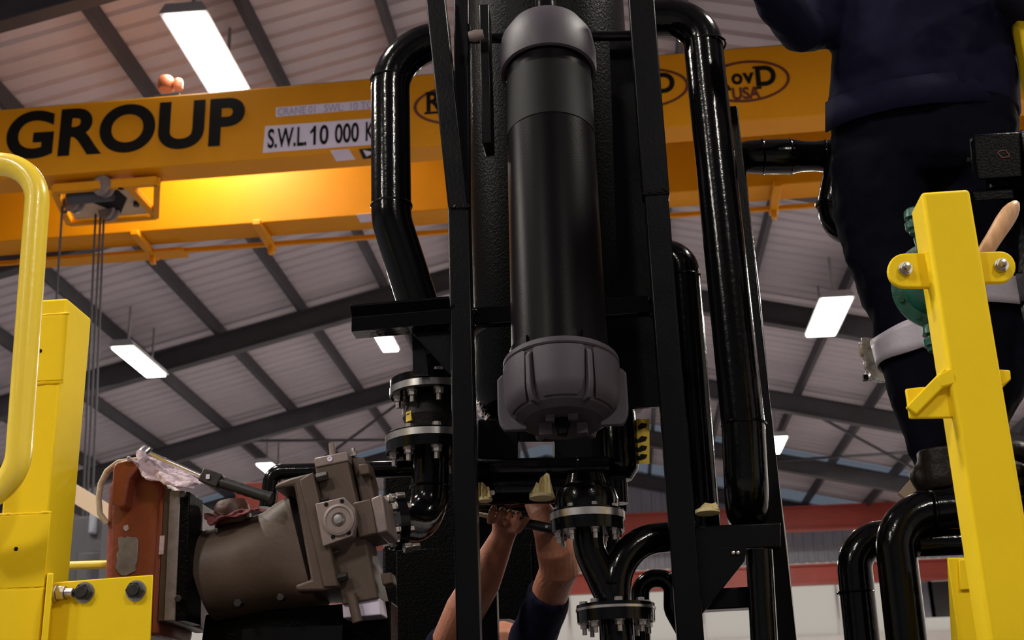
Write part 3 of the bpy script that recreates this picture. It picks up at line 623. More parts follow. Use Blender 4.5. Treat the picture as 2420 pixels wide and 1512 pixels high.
# dim plant behind, seen between post and red housing
sr = thing('steel_rail', (at(200, 1180, Y=9).x, 9, 0), 'beige steel rail sloping down in the background at left', 'rail')
MB().bar(at(150, 1150, Y=9), at(270, 1222, Y=9), .10, .12).build('rail_bar', 'beige', sr)
for x_, y_ in ((158, 1156), (262, 1218)): q_ = at(x_, y_, Y=9); MB().bx(q_.x - .04, q_.x + .04, 8.96, 9.04, 0, q_.z).build('rail_leg', 'steel_dark', sr)
gz = thing('grey_machine', (at(210, 1400, Y=9.6).x, 9.6, 0), 'dim grey machine in the background behind the red housing', 'machine')
for k, (x0, y0, x1, y1, d, m) in enumerate(((150, 1215, 262, 1300, .5, 'steel_dark'), (205, 1205, 228, 1262, .08, 'wall_sheet'), (170, 1300, 240, 1420, .3, 'steel_dark'))):
    a, b = at(x0, y1, Y=9.6 - .05 * k), at(x1, y0, Y=9.6 - .05 * k); MB().bx(a.x, b.x, 9.6 - .05 * k, 9.6 + d, 0 if k == 0 else a.z, b.z).build('machine_panel', m, gz, bevel=.02)

# ================================================================== PUMP
YPu = 2.84; up_ = U(640, 1270, YPu)
O_ = P(640, 1290, YPu)
EA = (P(640 + 97.2, 1290 - 23.4, YPu) - O_) / 100; EB = (P(640 - 23.4, 1290 - 97.2, YPu) - O_) / 100; ua = EA.length
EY = V((0, 1, 0))
def LP(px, py, dy=0.0): return P(px, py, YPu) + EY * dy
pump = thing('hydraulic_pump', V((O_.x, YPu + .1, ZD)), 'olive brown cast hydraulic pump with machined port plate', 'pump')
# barrel: lofted from round at the drive flange to the wider square end
def sqring(c, ra_, rb_, rnd, n=40):
    out = []
    for k in range(n):
        t = 2 * pi * k / n; cx_, sx_ = cos(t), sin(t); e = 2 / rnd
        out.append(c + EB.normalized() * (ra_ * math.copysign(abs(cx_) ** e, cx_)) + EY * (rb_ * math.copysign(abs(sx_) ** e, sx_)))
    return out
ctrY = .105
secs = [(452, 1346, 112, 112, 2), (480, 1342, 112, 112, 2), (560, 1322, 114, 112, 2), (630, 1306, 120, 112, 2.3), (662, 1296, 128, 112, 3), (690, 1288, 132, 112, 4), (706, 1285, 134, 112, 5)]
MB().skin([sqring(LP(x, y, ctrY), r_ * up_, d_ * up_ * .93, q) for x, y, r_, d_, q in secs]).build('barrel', 'olive_cast', pump, smooth=50)
def slab(pts, d0, d1, name, m, bevel=.003, parent=None):
    return MB().prism([LP(x, y, d0) for x, y in pts], EY * (d1 - d0)).build(name, m, parent or pump, smooth=30, bevel=bevel)
slab([(652, 1160), (655, 1146), (690, 1132), (744, 1119), (806, 1388), (770, 1398), (705, 1400), (700, 1385), (738, 1372), (698, 1150)], -.016, .20, 'end_flange', 'olive_cast', .006)
slab([(712, 1138), (744, 1119), (804, 1388), (768, 1390)], -.020, .20, 'flange_plate', 'olive_cast', .003)
slab([(741, 1100), (818, 1082), (893, 1412), (806, 1428)], .012, .15, 'valve_block', 'olive_cast', .004)
slab([(740, 1080), (818, 1064), (822, 1086), (742, 1103)], .008, .12, 'block_cap', 'olive_machined', .003)
slab([(820, 1066), (852, 1070), (880, 1180), (845, 1190)], .05, .16, 'block_side', 'olive_cast', .003)
slab([(842, 1092), (866, 1090), (870, 1114), (846, 1118)], .02, .08, 'block_boss', 'olive_cast', .003)
slab([(895, 1352), (920, 1348), (925, 1374), (900, 1380)], .02, .08, 'block_boss', 'olive_cast', .003)
pb_ = slab([(834, 1190), (878, 1180), (894, 1262), (850, 1273)], -.012, .13, 'port_block', 'olive_cast', .004)
slab([(878, 1180), (905, 1169), (919, 1256), (894, 1263)], -.012, .13, 'port_block', 'olive_machined', .004)
pp = slab([(753, 1197), (820, 1181), (846, 1207), (848, 1240), (840, 1272), (771, 1297)], -.034, .02, 'port_plate', 'olive_machined', .002)
pc = LP(809, 1235, -.034)
MB().lathe([(0, 0), (37 * up_, 0), (37 * up_, .006), (31 * up_, .008), (28 * up_, .005), (17 * up_, .005), (16 * up_, .002), (0, .002)], pc, (0, -1, 0), n=40).build('port_ring', 'olive_machined', pp)
MB().lathe([(0, .003), (13 * up_, .003), (14 * up_, .006), (10 * up_, .011), (0, .012)], pc, (0, -1, 0), n=24).build('port_plug', 'zinc', pp)
for x, y in ((779, 1199), (816, 1191), (832, 1265), (795, 1275)):
    MB().lathe([(0, 0), (5 * up_, 0), (5 * up_, .0015), (0, .0015)], LP(x, y, -.034), (0, -1, 0), n=12).build('thread_hole_shade', 'crane_black', pp)  # flat black discs, dark of the bores given by colour
MB().cyl(LP(781, 1074, .03), LP(777, 1040, .03), 8 * up_, n=14).build('breather_pin', 'olive_machined', pump)
MB().lathe([(0, 0), (6.5 * up_, 0), (6.5 * up_, .003), (3 * up_, .003), (2.6 * up_, .001), (0, .001)], LP(778, 1083, .008), (0, -1, 0), n=16).build('cap_plug', 'sign_white', pump)
MB().hexnut(LP(825, 1066, .05), LP(824, 1056, .05), 8 * up_).cyl(LP(824, 1057, .05), LP(823, 1047, .05), 5 * up_, n=10).build('cap_fitting', 'bolt_steel', pump)
for x, y, r_ in ((756, 1130, 12), (802, 1367, 11), (759, 1184, 5), (782, 1309, 5), (570, 1428, 10), (670, 1415, 9)):
    p = LP(x, y, -.006 if x > 700 else -.01); d = EA.normalized() if x > 700 else EY * -1
    MB().hexnut(p - d * .006, p + d * .02, r_ * up_).build('cap_screw', 'dark_bolt', pump, bevel=.001)
# drive flange plates
slab([(437, 1166), (458, 1168), (452, 1470), (425, 1470)], -.03, .07, 'drive_flange', 'black_rough', .003)
slab([(411, 1166), (437, 1164), (424, 1470), (398, 1470)], -.03, .24, 'drive_flange', 'steel_plate', .002)
slab([(395, 1160), (411, 1158), (398, 1470), (380, 1470)], -.02, .24, 'drive_flange', 'olive_cast', .002)
for x, y in ((446, 1177), (436, 1420)): MB().hexnut(LP(x, y, -.03), LP(x, y, -.046), 9 * up_).build('cap_screw', 'dark_bolt', pump, bevel=.001)
slab([(386, 1270), (397, 1269), (394, 1313), (383, 1314)], -.023, -.020, 'paper_tag', 'rag_cloth', 0)
slab([(803, 1403), (890, 1398), (898, 1450), (806, 1458)], .02, .10, 'base_block', 'sign_white', .003)
MB().cyl(LP(830, 1404, .0), LP(845, 1470, .0), 12 * up_, n=16).build('drain_tube', 'olive_cast', pump)
slab([(452, 1440), (560, 1432), (800, 1412), (905, 1406), (905, 1520), (440, 1520)], .10, .20, 'pump_foot', 'black_rough', .004)
MB().lathe([(0, -30 * up_), (44 * up_, -30 * up_), (46 * up_, 0), (42 * up_, 18 * up_), (36 * up_, 30 * up_), (0, 36 * up_)], LP(522, 1196, .09), (-.12, 0, 1), n=28).build('inlet_port', 'rust_dark', pump)
MB().bx(P(560, 1500, YPu).x, P(800, 1500, YPu).x, YPu + .04, YPu + .16, ZD, P(600, 1480, YPu).z).build('pump_cradle', 'black_frame', pump)

# ------------------------------------------------------------------ red bell housing
rh = thing('bell_housing', V((P(320, 1500, YPu).x, YPu + .1, ZD)), 'rust red cast bell housing beside the yellow bracket', 'housing')
secr = [(252, 1145, 0), (268, 1120, .0), (300, 1108, 0), (345, 1108, 0), (380, 1135, 0), (396, 1160, 0)]
body = [(252, 1150), (262, 1128), (285, 1112), (350, 1110), (382, 1132), (396, 1162), (384, 1380), (376, 1500), (240, 1500), (243, 1380)]
MB().prism([LP(x, y, .0) for x, y in body], EY * .24).build('housing_shell', 'rust_red', rh, smooth=40, bevel=.02, seg=4)
slab([(283, 1112), (292, 1101), (318, 1094), (338, 1098), (344, 1112), (322, 1140), (311, 1205), (300, 1210), (278, 1200)], -.045, .18, 'lifting_rib', 'rust_red', .008, rh)
slab([(395, 1165), (378, 1185), (366, 1380), (362, 1500), (378, 1500), (384, 1380)], -.012, .2, 'side_ridge', 'rust_red', .006, rh)
wp = [(281, 1271), (290, 1268), (294, 1272), (303, 1267), (310, 1269), (322, 1269), (328, 1276), (327, 1300), (326, 1326), (321, 1336), (322, 1350), (312, 1354), (300, 1361), (288, 1360), (279, 1351), (274, 1340), (278, 1326), (276, 1310), (282, 1300), (280, 1286)]
slab(wp, -.004, .01, 'bare_metal_patch', 'bare_metal', .001, rh)
slab([(293, 1243), (303, 1240), (305, 1250), (299, 1256), (292, 1250)], -.003, .01, 'chipped_spot', 'reflective', 0, rh)
# cream strap over the housing
st_ = [LP(x, y, dy) for x, y, dy in ((352, 1086, .02), (320, 1087, .0), (285, 1095, -.012), (258, 1116, -.012), (243, 1146, -.012), (238, 1180, -.012), (240, 1215, -.01), (252, 1236, .0))]
MB2 = []
for i in range(len(st_) - 1):
    for k in range(4): MB2.append(st_[i].lerp(st_[i + 1], k / 4))
MB2.append(st_[-1])
tag(MB().tube(MB2, 6.5 * up_, n=10, flat=2.2, hint=(0, 1, 0)).build('cream_strap', 'cream_cloth', smooth=60), 'cream cloth strap arching over the red housing', 'strap')
bl = MB().prism([LP(x, y, .20) for x, y in ((256, 1298), (222, 1316), (190, 1366), (208, 1366), (218, 1346), (238, 1358), (228, 1338))], EY * .006)
tag(bl.build('cream_sheet', 'cream_cloth', smooth=0), 'cream folded sheet poking out left of the red housing', 'cloth')

# ------------------------------------------------------------------ rag and wrench lying on the housing
def rag(name, outline, mat_, label, Yo, amp=.012, seed=1, thick=.004):
    """crumpled cloth: a folded grid between two outline curves (top, bottom) given in picture points"""
    rnd = random.Random(seed); top, bot = outline; n, m_ = 26, 12
    def lp(c, t):
        s = t * (len(c) - 1); i = min(int(s), len(c) - 2); f_ = s - i; return c[i][0] + (c[i + 1][0] - c[i][0]) * f_, c[i][1] + (c[i + 1][1] - c[i][1]) * f_
    ph = [rnd.uniform(0, 6.28) for _ in range(8)]
    vs = []
    for j in range(m_ + 1):
        for i in range(n + 1):
            a = lp(top, i / n); b = lp(bot, i / n); f_ = j / m_
            x, y = a[0] + (b[0] - a[0]) * f_, a[1] + (b[1] - a[1]) * f_
            s_, t_ = i / n, f_
            d = sin(s_ * 9 + ph[0] + 4 * t_) * .8 + abs(sin(t_ * 5 + ph[1] - 6 * s_)) * .9 + .35 * sin(s_ * 16 + t_ * 9 + ph[2])
            vs.append(LP(x + rnd.uniform(-1, 1), y + rnd.uniform(-1, 1), Yo + amp * d + .10 * (1 - t_) ** 2))
    fs = [(j * (n + 1) + i, j * (n + 1) + i + 1, (j + 1) * (n + 1) + i + 1, (j + 1) * (n + 1) + i) for j in range(m_) for i in range(n)]
    o = MB().add(vs, fs).build(name, mat_, smooth=60); sd = o.modifiers.new('solid', 'SOLIDIFY'); sd.thickness = thick
    sm = o.modifiers.new('sub', 'SUBSURF'); sm.levels = sm.render_levels = 2
    tx = bpy.data.textures.new('rag_folds', 'CLOUDS'); tx.noise_scale = .03; tx.noise_depth = 2
    dm = o.modifiers.new('folds', 'DISPLACE'); dm.texture = tx; dm.strength = .014; dm.mid_level = .5
    return tag(o, label, 'rag')
rag('rag', ([(318, 1090), (340, 1069), (372, 1069), (400, 1090), (440, 1111), (472, 1136)], [(328, 1094), (340, 1120), (362, 1141), (395, 1149), (438, 1168), (472, 1160)]), 'rag_cloth', 'crumpled pale lilac rag draped over the red housing', -.06, .015, 3)
rag('rag', ([(476, 1192), (510, 1200), (550, 1192), (588, 1184)], [(482, 1228), (497, 1238), (540, 1222), (592, 1208)]), 'pink_cloth', 'dark pink rag stuffed on top of the pump barrel', -.005, .010, 9)
wr = thing('torque_wrench', LP(500, 1160, -.03), 'chrome torque wrench with black grip lying across the pump', 'wrench')
wp_ = [LP(350, 1072, -.03), LP(490, 1134, -.035)]
MB().cyl(wp_[0], wp_[1], 6 * up_, n=14).build('shaft', 'chrome', wr)
hd = LP(352, 1078, -.03)
MB().lathe([(0, -.012), (16 * up_, -.012), (17 * up_, -.006), (17 * up_, .008), (12 * up_, .012), (0, .012)], hd, (.2, .6, .5), n=22).build('ratchet_head', 'chrome', wr)
dirw = (LP(640, 1182, -.035) - LP(495, 1132, -.035)).normalized()
cl = MB().bar(LP(490, 1130, -.035), LP(533, 1147, -.035), .030, .032).build('collar', 'dark_bolt', wr, bevel=.003)
MB().box(LP(508, 1138, -.0535), (9 * up_, .002, 11 * up_)).build('scale_window', 'sign_white', cl)
pth = [LP(533 + (642 - 533) * k / 12, 1147 + (1182 - 1147) * k / 12, -.035) for k in range(13)]
MB().tube(pth, [(13 + (1.2 if k % 2 else 0)) * up_ for k in range(13)], n=16).build('grip', 'grip_rubber', wr)
MB().cyl(pth[-1], pth[-1] + dirw * .01, 15 * up_, n=16).build('end_cap', 'grip_rubber', wr)
# black return pipe behind the pump
YK = 3.2; uk = U(700, 1110, YK)
pipe('bent_pipe', [P(632, 1200, YK), P(644, 1116, YK), P(990, 1108, YK)], 20 * uk, 'thin black pipe running behind the pump', [26 * uk], n=18)
tag(MB().bx(at(560, 1200, Y=20).x, at(700, 1140, Y=20).x, 19.9, 20.1, at(600, 1205, Y=20).z, at(600, 1143, Y=20).z).build('red_beam_end', 'red_steel', bevel=.01), 'blurred red steel beam end behind the pump', 'beam')
# grey duct block for the wall panels behind
# ================================================================== YELLOW RIGHT SIDE
YO = 2.46; uo = U(2280, 900, YO)
rp = thing('box_post', (P(2400, 1450, YO).x, YO, ZD), 'yellow box section post in front of the standing worker', 'post')
pt, pbm = P(2234, 449, YO), P(2405, 1500, YO)
dn = (pbm - pt); dn = dn * ((pt.z - ZD) / -dn.z)
MB().bar(pt + dn + EY * .05, pt + EY * .05, 120 * uo, .10, (0, 1, 0)).build('post_body', 'yellow_paint', rp, bevel=.009, seg=4)
# bolted lugs
def lug(cx, cy, r_, x2, ya, yb):
    Yl = YO + .045; pts = []
    sgn = -1 if x2 > cx else 1
    for k in range(13):
        a = pi / 2 + pi * k / 12; pts.append(P(cx + sgn * -r_ * cos(a) * 1.0 * (-1), cy - r_ * sin(a), Yl) if False else P(cx + sgn * r_ * abs(cos(a)) , cy - r_ * sin(a), Yl))
    pts += [P(x2, yb, Yl), P(x2, ya, Yl)]
    o = MB().prism(pts, EY * .014).build('lug', 'yellow_paint', rp, smooth=30, bevel=.003)
    c = P(cx, cy, Yl); b_ = MB().cyl(c, c + V((0, -.010, 0)), 17 * uo, n=20).cyl(c + V((0, -.010, 0)), c + V((0, -.018, 0)), 15 * uo, n=6).lathe([(0, 0), (10 * uo, 0), (10 * uo, .004), (7 * uo, .008), (0, .009)], c + V((0, -.018, 0)), (0, -1, 0), n=18).build('lug_bolt', 'bolt_steel', o)
lug(2138, 638, 40, 2215, 596, 679); lug(2364, 630, 37, 2290, 596, 667)
bp_ = MB().prism([P(x, y, YO + .02) for x, y in ((2140, 918), (2175, 914), (2262, 912), (2262, 986), (2150, 988))], EY * .010).build('step_plate', 'yellow_paint', rp, bevel=.003)
MB().bar(P(2240, 882, YO + .01), P(2152, 972, YO + .01), .024, 22 * uo, (0, 1, 0)).build('step_strut', 'yellow_paint', rp, bevel=.003)
MB().prism([P(x, y, YO + .0) for x, y in ((2214, 886), (2250, 868), (2262, 890), (2262, 905), (2222, 915))], EY * .05).build('step_cap', 'yellow_paint', rp, bevel=.003)
MB().prism([P(x, y, YO + .03) for x, y in ((2360, 872), (2388, 874), (2390, 896), (2368, 912))], EY * .05).build('step_cap', 'yellow_paint', rp, bevel=.003)
# second yellow foot behind
yf = thing('yellow_bracket', (P(2290, 1480, 2.75).x, 2.75, ZD), 'small yellow bracket post low behind the right box post', 'bracket')
MB().hexa([V((P(2255, 1440, 2.75).x, 2.75, ZD)), V((P(2350, 1440, 2.75).x, 2.75, ZD)), V((P(2350, 1440, 2.75).x, 2.85, ZD)), V((P(2255, 1440, 2.75).x, 2.85, ZD)), P(2238, 1318, 2.75), P(2330, 1316, 2.75), P(2330, 1316, 2.85), P(2238, 1318, 2.85)]).build('bracket_body', 'yellow_paint', yf, bevel=.003)
MB().prism([P(x, y, 2.742) for x, y in ((2266, 1322), (2320, 1320), (2322, 1390), (2270, 1394))], EY * .008).build('bracket_plate', 'yellow_paint', yf, bevel=.002)
# green valve body
YG = 2.62; ug = U(2180, 680, YG)
gv = thing('diaphragm_valve', P(2214, 835, YG), 'dark green round cast valve body behind the yellow post lugs', 'valve')
gc = P(2216, 672, YG); gx = V((-.25, -1, -.12)).normalized()
MB().lathe([(0, -.05), (70 * ug, -.05), (98 * ug, -.012), (106 * ug, -.010), (106 * ug, .004), (98 * ug, .006), (78 * ug, .008), (62 * ug, .028), (40 * ug, .036), (0, .038)], gc, gx, n=48).build('valve_body', 'green_cast', gv, smooth=40)
for k in range(10):
    a = 2 * pi * k / 10 + .3; A, B, D_ = axes(gx); p = gc + (A * cos(a) + B * sin(a)) * 90 * ug + gx * .006
    MB().hexnut(p, p + gx * .007, 8 * ug).build('valve_bolt', 'green_cast', gv)
for (x, y, s_) in ((2163, 525, 1), (2207, 800, -1)):
    p = P(x, y, YG)
    MB().lathe([(0, -32 * ug), (14 * ug, -32 * ug), (16 * ug, -22 * ug), (23 * ug, -20 * ug), (25 * ug, -4 * ug), (17 * ug, -2 * ug), (17 * ug, 6 * ug), (26 * ug, 8 * ug), (26 * ug, 26 * ug), (21 * ug, 32 * ug), (0, 33 * ug)], p, (.1, 0, 1), n=24).build('valve_neck', 'green_cast', gv)
MB().cyl(P(2172, 560, YG), P(2185, 600, YG), 14 * ug, n=14).build('valve_stem', 'green_cast', gv)
# wooden handle
YWd = 2.60; uw = U(2360, 520, YWd); ha = P(2402, 478, YWd); hb_ = P(2300, 640, YWd)
pth = [ha.lerp(hb_, k / 14) for k in range(15)]; rr = [8, 16, 20, 21, 21.5, 21, 20, 19.5, 19, 19, 18.5, 18, 18, 18, 18]
tag(MB().tube(pth, [r_ * uw for r_ in rr], n=20).build('tool_handle', 'wood', smooth=70), 'round wooden tool handle sticking out behind the yellow post', 'handle')
# black control box at the right edge
YX = 2.78; ux_ = U(2350, 380, YX)
cb = thing('control_box', P(2350, 480, YX), 'black cast control box at the right edge beside the worker hip', 'box')
MB().hexa([P(2310, 425, YX), P(2416, 418, YX), P(2416, 418, YX + .12), P(2310, 425, YX + .12), P(2302, 318, YX), P(2412, 312, YX), P(2412, 312, YX + .12), P(2302, 318, YX + .12)]).build('box_body', 'black_rough', cb, bevel=.004)
MB().hexa([P(2298, 412, YX + .02), P(2322, 410, YX + .02), P(2322, 410, YX + .1), P(2298, 412, YX + .1), P(2290, 326, YX + .02), P(2314, 324, YX + .02), P(2314, 324, YX + .1), P(2290, 326, YX + .1)]).build('box_flange', 'black_frame', cb, bevel=.003)
MB().cyl(P(2285, 378, YX + .03), P(2322, 376, YX + .03), 6 * ux_, n=6).build('box_bolt', 'dark_bolt', cb)
MB().hexa([P(2304, 476, YX - .0), P(2398, 470, YX), P(2398, 470, YX + .1), P(2304, 476, YX + .1), P(2300, 452, YX), P(2394, 446, YX), P(2394, 446, YX + .1), P(2300, 452, YX + .1)]).build('box_base', 'black_rough', cb, bevel=.003)
MB().cyl(P(2360, 425, YX + .05), P(2362, 450, YX + .05), 30 * ux_, n=20).build('box_neck', 'black_frame', cb)
MB().tube([P(2372 + 12 * cos(a) + 3 * sin(3 * a), 364 + 9 * sin(a), YX - .001) for a in [2 * pi * k / 16 for k in range(16)]], .0015, n=5, closed=True).build('cast_mark', 'logo_brown', cb)
MB().bx(P(2408, 300, YX).x, P(2460, 300, YX).x, YX, YX + .2, ZD, P(2420, 305, YX).z).build('rear_box', 'black_paint', cb, bevel=.004)
gx_ = P(2430, 90, YX + .26)
tag(MB().bx(gx_.x - .03, gx_.x + .03, YX + .23, YX + .29, ZD, gx_.z + .5).build('guard_post', 'yellow_paint', bevel=.006), 'thin yellow guard post at the far right edge behind the worker', 'post')

# ================================================================== FLANGED JOINTS AND LOWER PIPEWORK
def ring_bolts(parent, c, ax, R, n, mesh, ph=.2):
    A, B, D_ = axes(ax)
    for k in range(n):
        a = 2 * pi * k / n + ph; p = c + (A * cos(a) + B * sin(a)) * R
        place('bolt', mesh, parent, frame_m(p, D_))
def flange_pair(parent, c, ax, R, up, dn, silver, bore, n=8, ph=.2, dark=False):
    """two black flange discs with a zinc ring between; c on the ring's middle plane"""
    ax = V(ax).normalized()
    MB().lathe([(bore, silver / 2), (R * .96, silver / 2), (R * .98, silver / 2 + .002), (R * .98, silver / 2 + up), (bore, silver / 2 + up)], c, ax, n=48).build('flange', 'black_paint', parent, smooth=35)
    MB().lathe([(bore, -silver / 2), (R, -silver / 2), (R, silver / 2), (bore, silver / 2)], c, ax, n=48).build('backing_ring', 'zinc', parent, smooth=35)
    MB().lathe([(bore, -silver / 2 - dn), (R * .97, -silver / 2 - dn), (R * .98, -silver / 2), (bore, -silver / 2)], c, ax, n=48).build('flange', 'black_paint', parent, smooth=35)
    me = bolt_mesh(R * .095, up + dn + silver, 1.6)
    ring_bolts(parent, c + ax * (silver / 2 + up), ax, R * .80, n, me, ph)
YJ = 3.17; uj = U(1015, 980, YJ)
j1 = thing('flanged_joint', P(1018, 1080, YJ), 'bolted rubber expansion joint with two flanges left of the frame post', 'joint')
cu, cl_ = P(1022, 928, YJ), P(1018, 1042, YJ)
flange_pair(j1, cu, (0, 0, 1), 102 * uj, 20 * uj, 4 * uj, 16 * uj, 40 * uj, 8, .32)
flange_pair(j1, cl_, (0, 0, 1), 107 * uj, 4 * uj, 24 * uj, 16 * uj, 40 * uj, 8, .30)
MB().lathe([(52 * uj, 6 * uj), (58 * uj, 12 * uj), (60 * uj, 40 * uj), (66 * uj, 55 * uj), (60 * uj, 72 * uj), (58 * uj, 96 * uj), (52 * uj, 104 * uj)], cl_, (0, 0, 1), n=40).build('rubber_sleeve', 'rubber', j1)
sl_ = [cl_ + V((-sin(a) * 61 * uj, -cos(a) * 61 * uj, z)) for a, z in ((.95, 38 * uj), (.62, 38 * uj), (.62, 62 * uj), (.95, 62 * uj))]
MB().prism(sl_, V((-.5, -.8, 0)) * .006).build('sleeve_tag', 'hazard_yellow', j1)
MB().cyl(cu + V((0, 0, 20 * uj)), cu + V((0, 0, 155 * uj)), 46 * uj, n=28).build('upper_pipe', 'black_paint', j1)
e1p = [cl_ + V((0, 0, -20 * uj)), P(1016, 1150, YJ), P(1012, 1245, YJ), P(952, 1245, YJ - .06)]
elb = pipe('pipe_elbow', [cl_ + V((0, 0, -24 * uj)), P(1014, 1248, YJ), P(930, 1232, YJ - .14)], 43 * uj, 'black pipe elbow turning from the joint to the pump', [85 * uj], seams=[(P(1015, 1150, YJ), (0, 0, 1))])
fa = V((1, .55, .15)).normalized(); fc = P(936, 1233, YJ - .135)
MB().lathe([(30 * uj, -.012), (62 * uj, -.012), (62 * uj, .012), (30 * uj, .012)], fc, fa, n=36).build('pump_flange', 'black_paint', elb)
ring_bolts(elb, fc + fa * .012, fa, 50 * uj, 6, bolt_mesh(9 * uj, .024, 1.4), .5)
pw = MB().lathe([(0, -.014), (.02, -.014), (.02, .02), (0, .02)], P(963, 1295, YJ - .1), fa, n=14)
for x, y, r_ in ((930, 1176, 10), (944, 1171, 8), (962, 1294, 11), (980, 1290, 7)):
    MB().hexnut(P(x, y, YJ - .17) - fa * .008, P(x, y, YJ - .17) + fa * .012, r_ * uj).build('union_nut', 'bolt_steel', elb, bevel=.0008)
# black manifold under the tank
YM = 3.30; um = U(1280, 1080, YM)
mf = thing('manifold', (P(1280, 1200, YM).x, YM + .1, P(1280, 1215, YM).z), 'black pipe manifold with small window below the filter', 'manifold')
def mbx(x0, y0, x1, y1, d0, d1, name, m='black_paint', bevel=.004):
    return MB().hexa([P(x0, y1, YM + d0), P(x1, y1, YM + d0), P(x1, y1, YM + d1), P(x0, y1, YM + d1), P(x0, y0, YM + d0), P(x1, y0, YM + d0), P(x1, y0, YM + d1), P(x0, y0, YM + d1)]).build(name, m, mf, bevel=bevel)
mbx(1128, 990, 1226, 1110, .03, .13, 'block', 'black_frame'); mbx(1310, 1000, 1420, 1110, .03, .13, 'block', 'black_frame'); mbx(1226, 990, 1310, 1044, .03, .13, 'block', 'black_frame')
mbx(1224, 1046, 1230, 1082, .0, .03, 'window_edge', 'zinc', 0); mbx(1306, 1047, 1311, 1078, .0, .03, 'window_edge', 'zinc', 0)
MB().cyl(P(1080, 1112, YM - .05), P(1440, 1106, YM - .05), 27 * um, n=24).build('header_pipe', 'black_paint', mf)
weld(mf, P(1366, 1108, YM - .05), (1, 0, 0), 27 * um)
MB().cyl(P(1080, 1160, YM - .03), P(1480, 1152, YM - .03), 34 * um, n=24).build('header_pipe', 'black_paint', mf)
MB().cyl(P(1080, 1196, YM + .32), P(1480, 1190, YM + .32), 22 * um, n=20).build('header_pipe', 'black_paint', mf)
MB().hexnut(P(1164, 1164, YM - .06), P(1164, 1164, YM - .08), 6 * um).build('header_plug', 'bolt_steel', mf)
cy = P(1462, 1050, YM)
MB().lathe([(0, -88 * um), (26 * um, -86 * um), (44 * um, -62 * um), (46 * um, -50 * um), (46 * um, 70 * um), (38 * um, 92 * um), (0, 98 * um)], cy, n=32).build('accumulator', 'black_paint', mf)
hz_ = mbx(1500, 990, 1535, 1096, -.01, -.004, 'hazard_label', 'hazard_yellow', 0)
for k, y in enumerate((1003, 1034, 1056, 1076)):
    MB().prism([P(x, yy, YM - .0112) for x, yy in ((1507, y + 4), (1516, y - 4), (1530, y - 2), (1526, y + 7), (1514, y + 11), (1508, y + 12))], EY * .001).build('label_mark', 'crane_black', hz_, smooth=0)
for x, y, r_ in ((1136, 958, 9), (1141, 975, 8), (1152, 984, 6)):
    MB().lathe([(0, -.01), (r_ * um, -.01), (r_ * um * 1.1, 0), (r_ * um * .8, .01), (0, .012)], P(x, y, YM - .02), (.4, -.8, .3), n=12).build('chrome_fitting', 'chrome', mf)
for sx in (1150, 1440): MB().bar(P(sx, 1210, YM + .2), V((P(sx, 1210, YM + .2).x, YM + .2, 0)), .05, .05, (0, 1, 0)).build('manifold_leg', 'black_frame', mf)
# centre joint and the branching pipes below it
YN = 3.06; un = U(1390, 1220, YN)
j2 = thing('flanged_joint', P(1388, 1262, YN), 'bolted flange joint with zinc ring below the filter', 'joint')
c2 = P(1388, 1222, YN)
flange_pair(j2, c2, (0, 0, 1), 89 * un, 5 * un, 28 * un, 17 * un, 40 * un, 8, .26)
MB().lathe([(70 * un, 12 * un), (74 * un, 16 * un), (76 * un, 40 * un), (70 * un, 62 * un), (50 * un, 78 * un), (44 * un, 100 * un)], c2, n=36).build('neck', 'black_paint', j2)
MB().cyl(P(1462, 1190, YN + .1), P(1460, 1140, YN + .1), 24 * un, n=20).build('side_neck', 'black_paint', j2)
pipe('pipe_elbow', [c2 + V((0, 0, -20 * un)), P(1392, 1300, YN), P(1446, 1415, YN), P(1452, 1425, YN)], 37 * un, 'black elbow curving down from the centre flange', [110 * un, .0])
pipe('bent_pipe', [P(1640, 1265, YN + .06), P(1458, 1276, YN), V((P(1455, 1450, YN).x, YN, P(1455, 1425, YN).z))], 36 * un, 'black pipe sweeping left from the frame and bending down', [125 * un], seams=[(P(1442, 1382, YN), (0, 0, 1))])
pipe('bent_pipe', [V((P(1700, 1460, YN + .12).x, YN + .12, ZD)), P(1590, 1440, YN + .12), P(1590, 1370, YN + .12), P(1512, 1362, YN + .12), V((P(1510, 1500, YN + .12).x, YN + .12, ZD))], 22 * un, 'thin black hose looping low behind the frame post', [40 * un, 30 * un, 40 * un], n=16)
j3 = thing('flanged_joint', V((P(1455, 1450, YN).x, YN, ZD)), 'lowest bolted flange at the bottom edge of the picture', 'joint')
c3 = P(1455, 1441, YN)
flange_pair(j3, c3, (0, 0, 1), 92 * un, 8 * un, 26 * un, 6 * un, 34 * un, 8, .1)
MB().cyl(c3 + V((0, 0, -20 * un)), V((c3.x, c3.y, ZD)), 40 * un, n=24).build('riser', 'black_paint', j3)
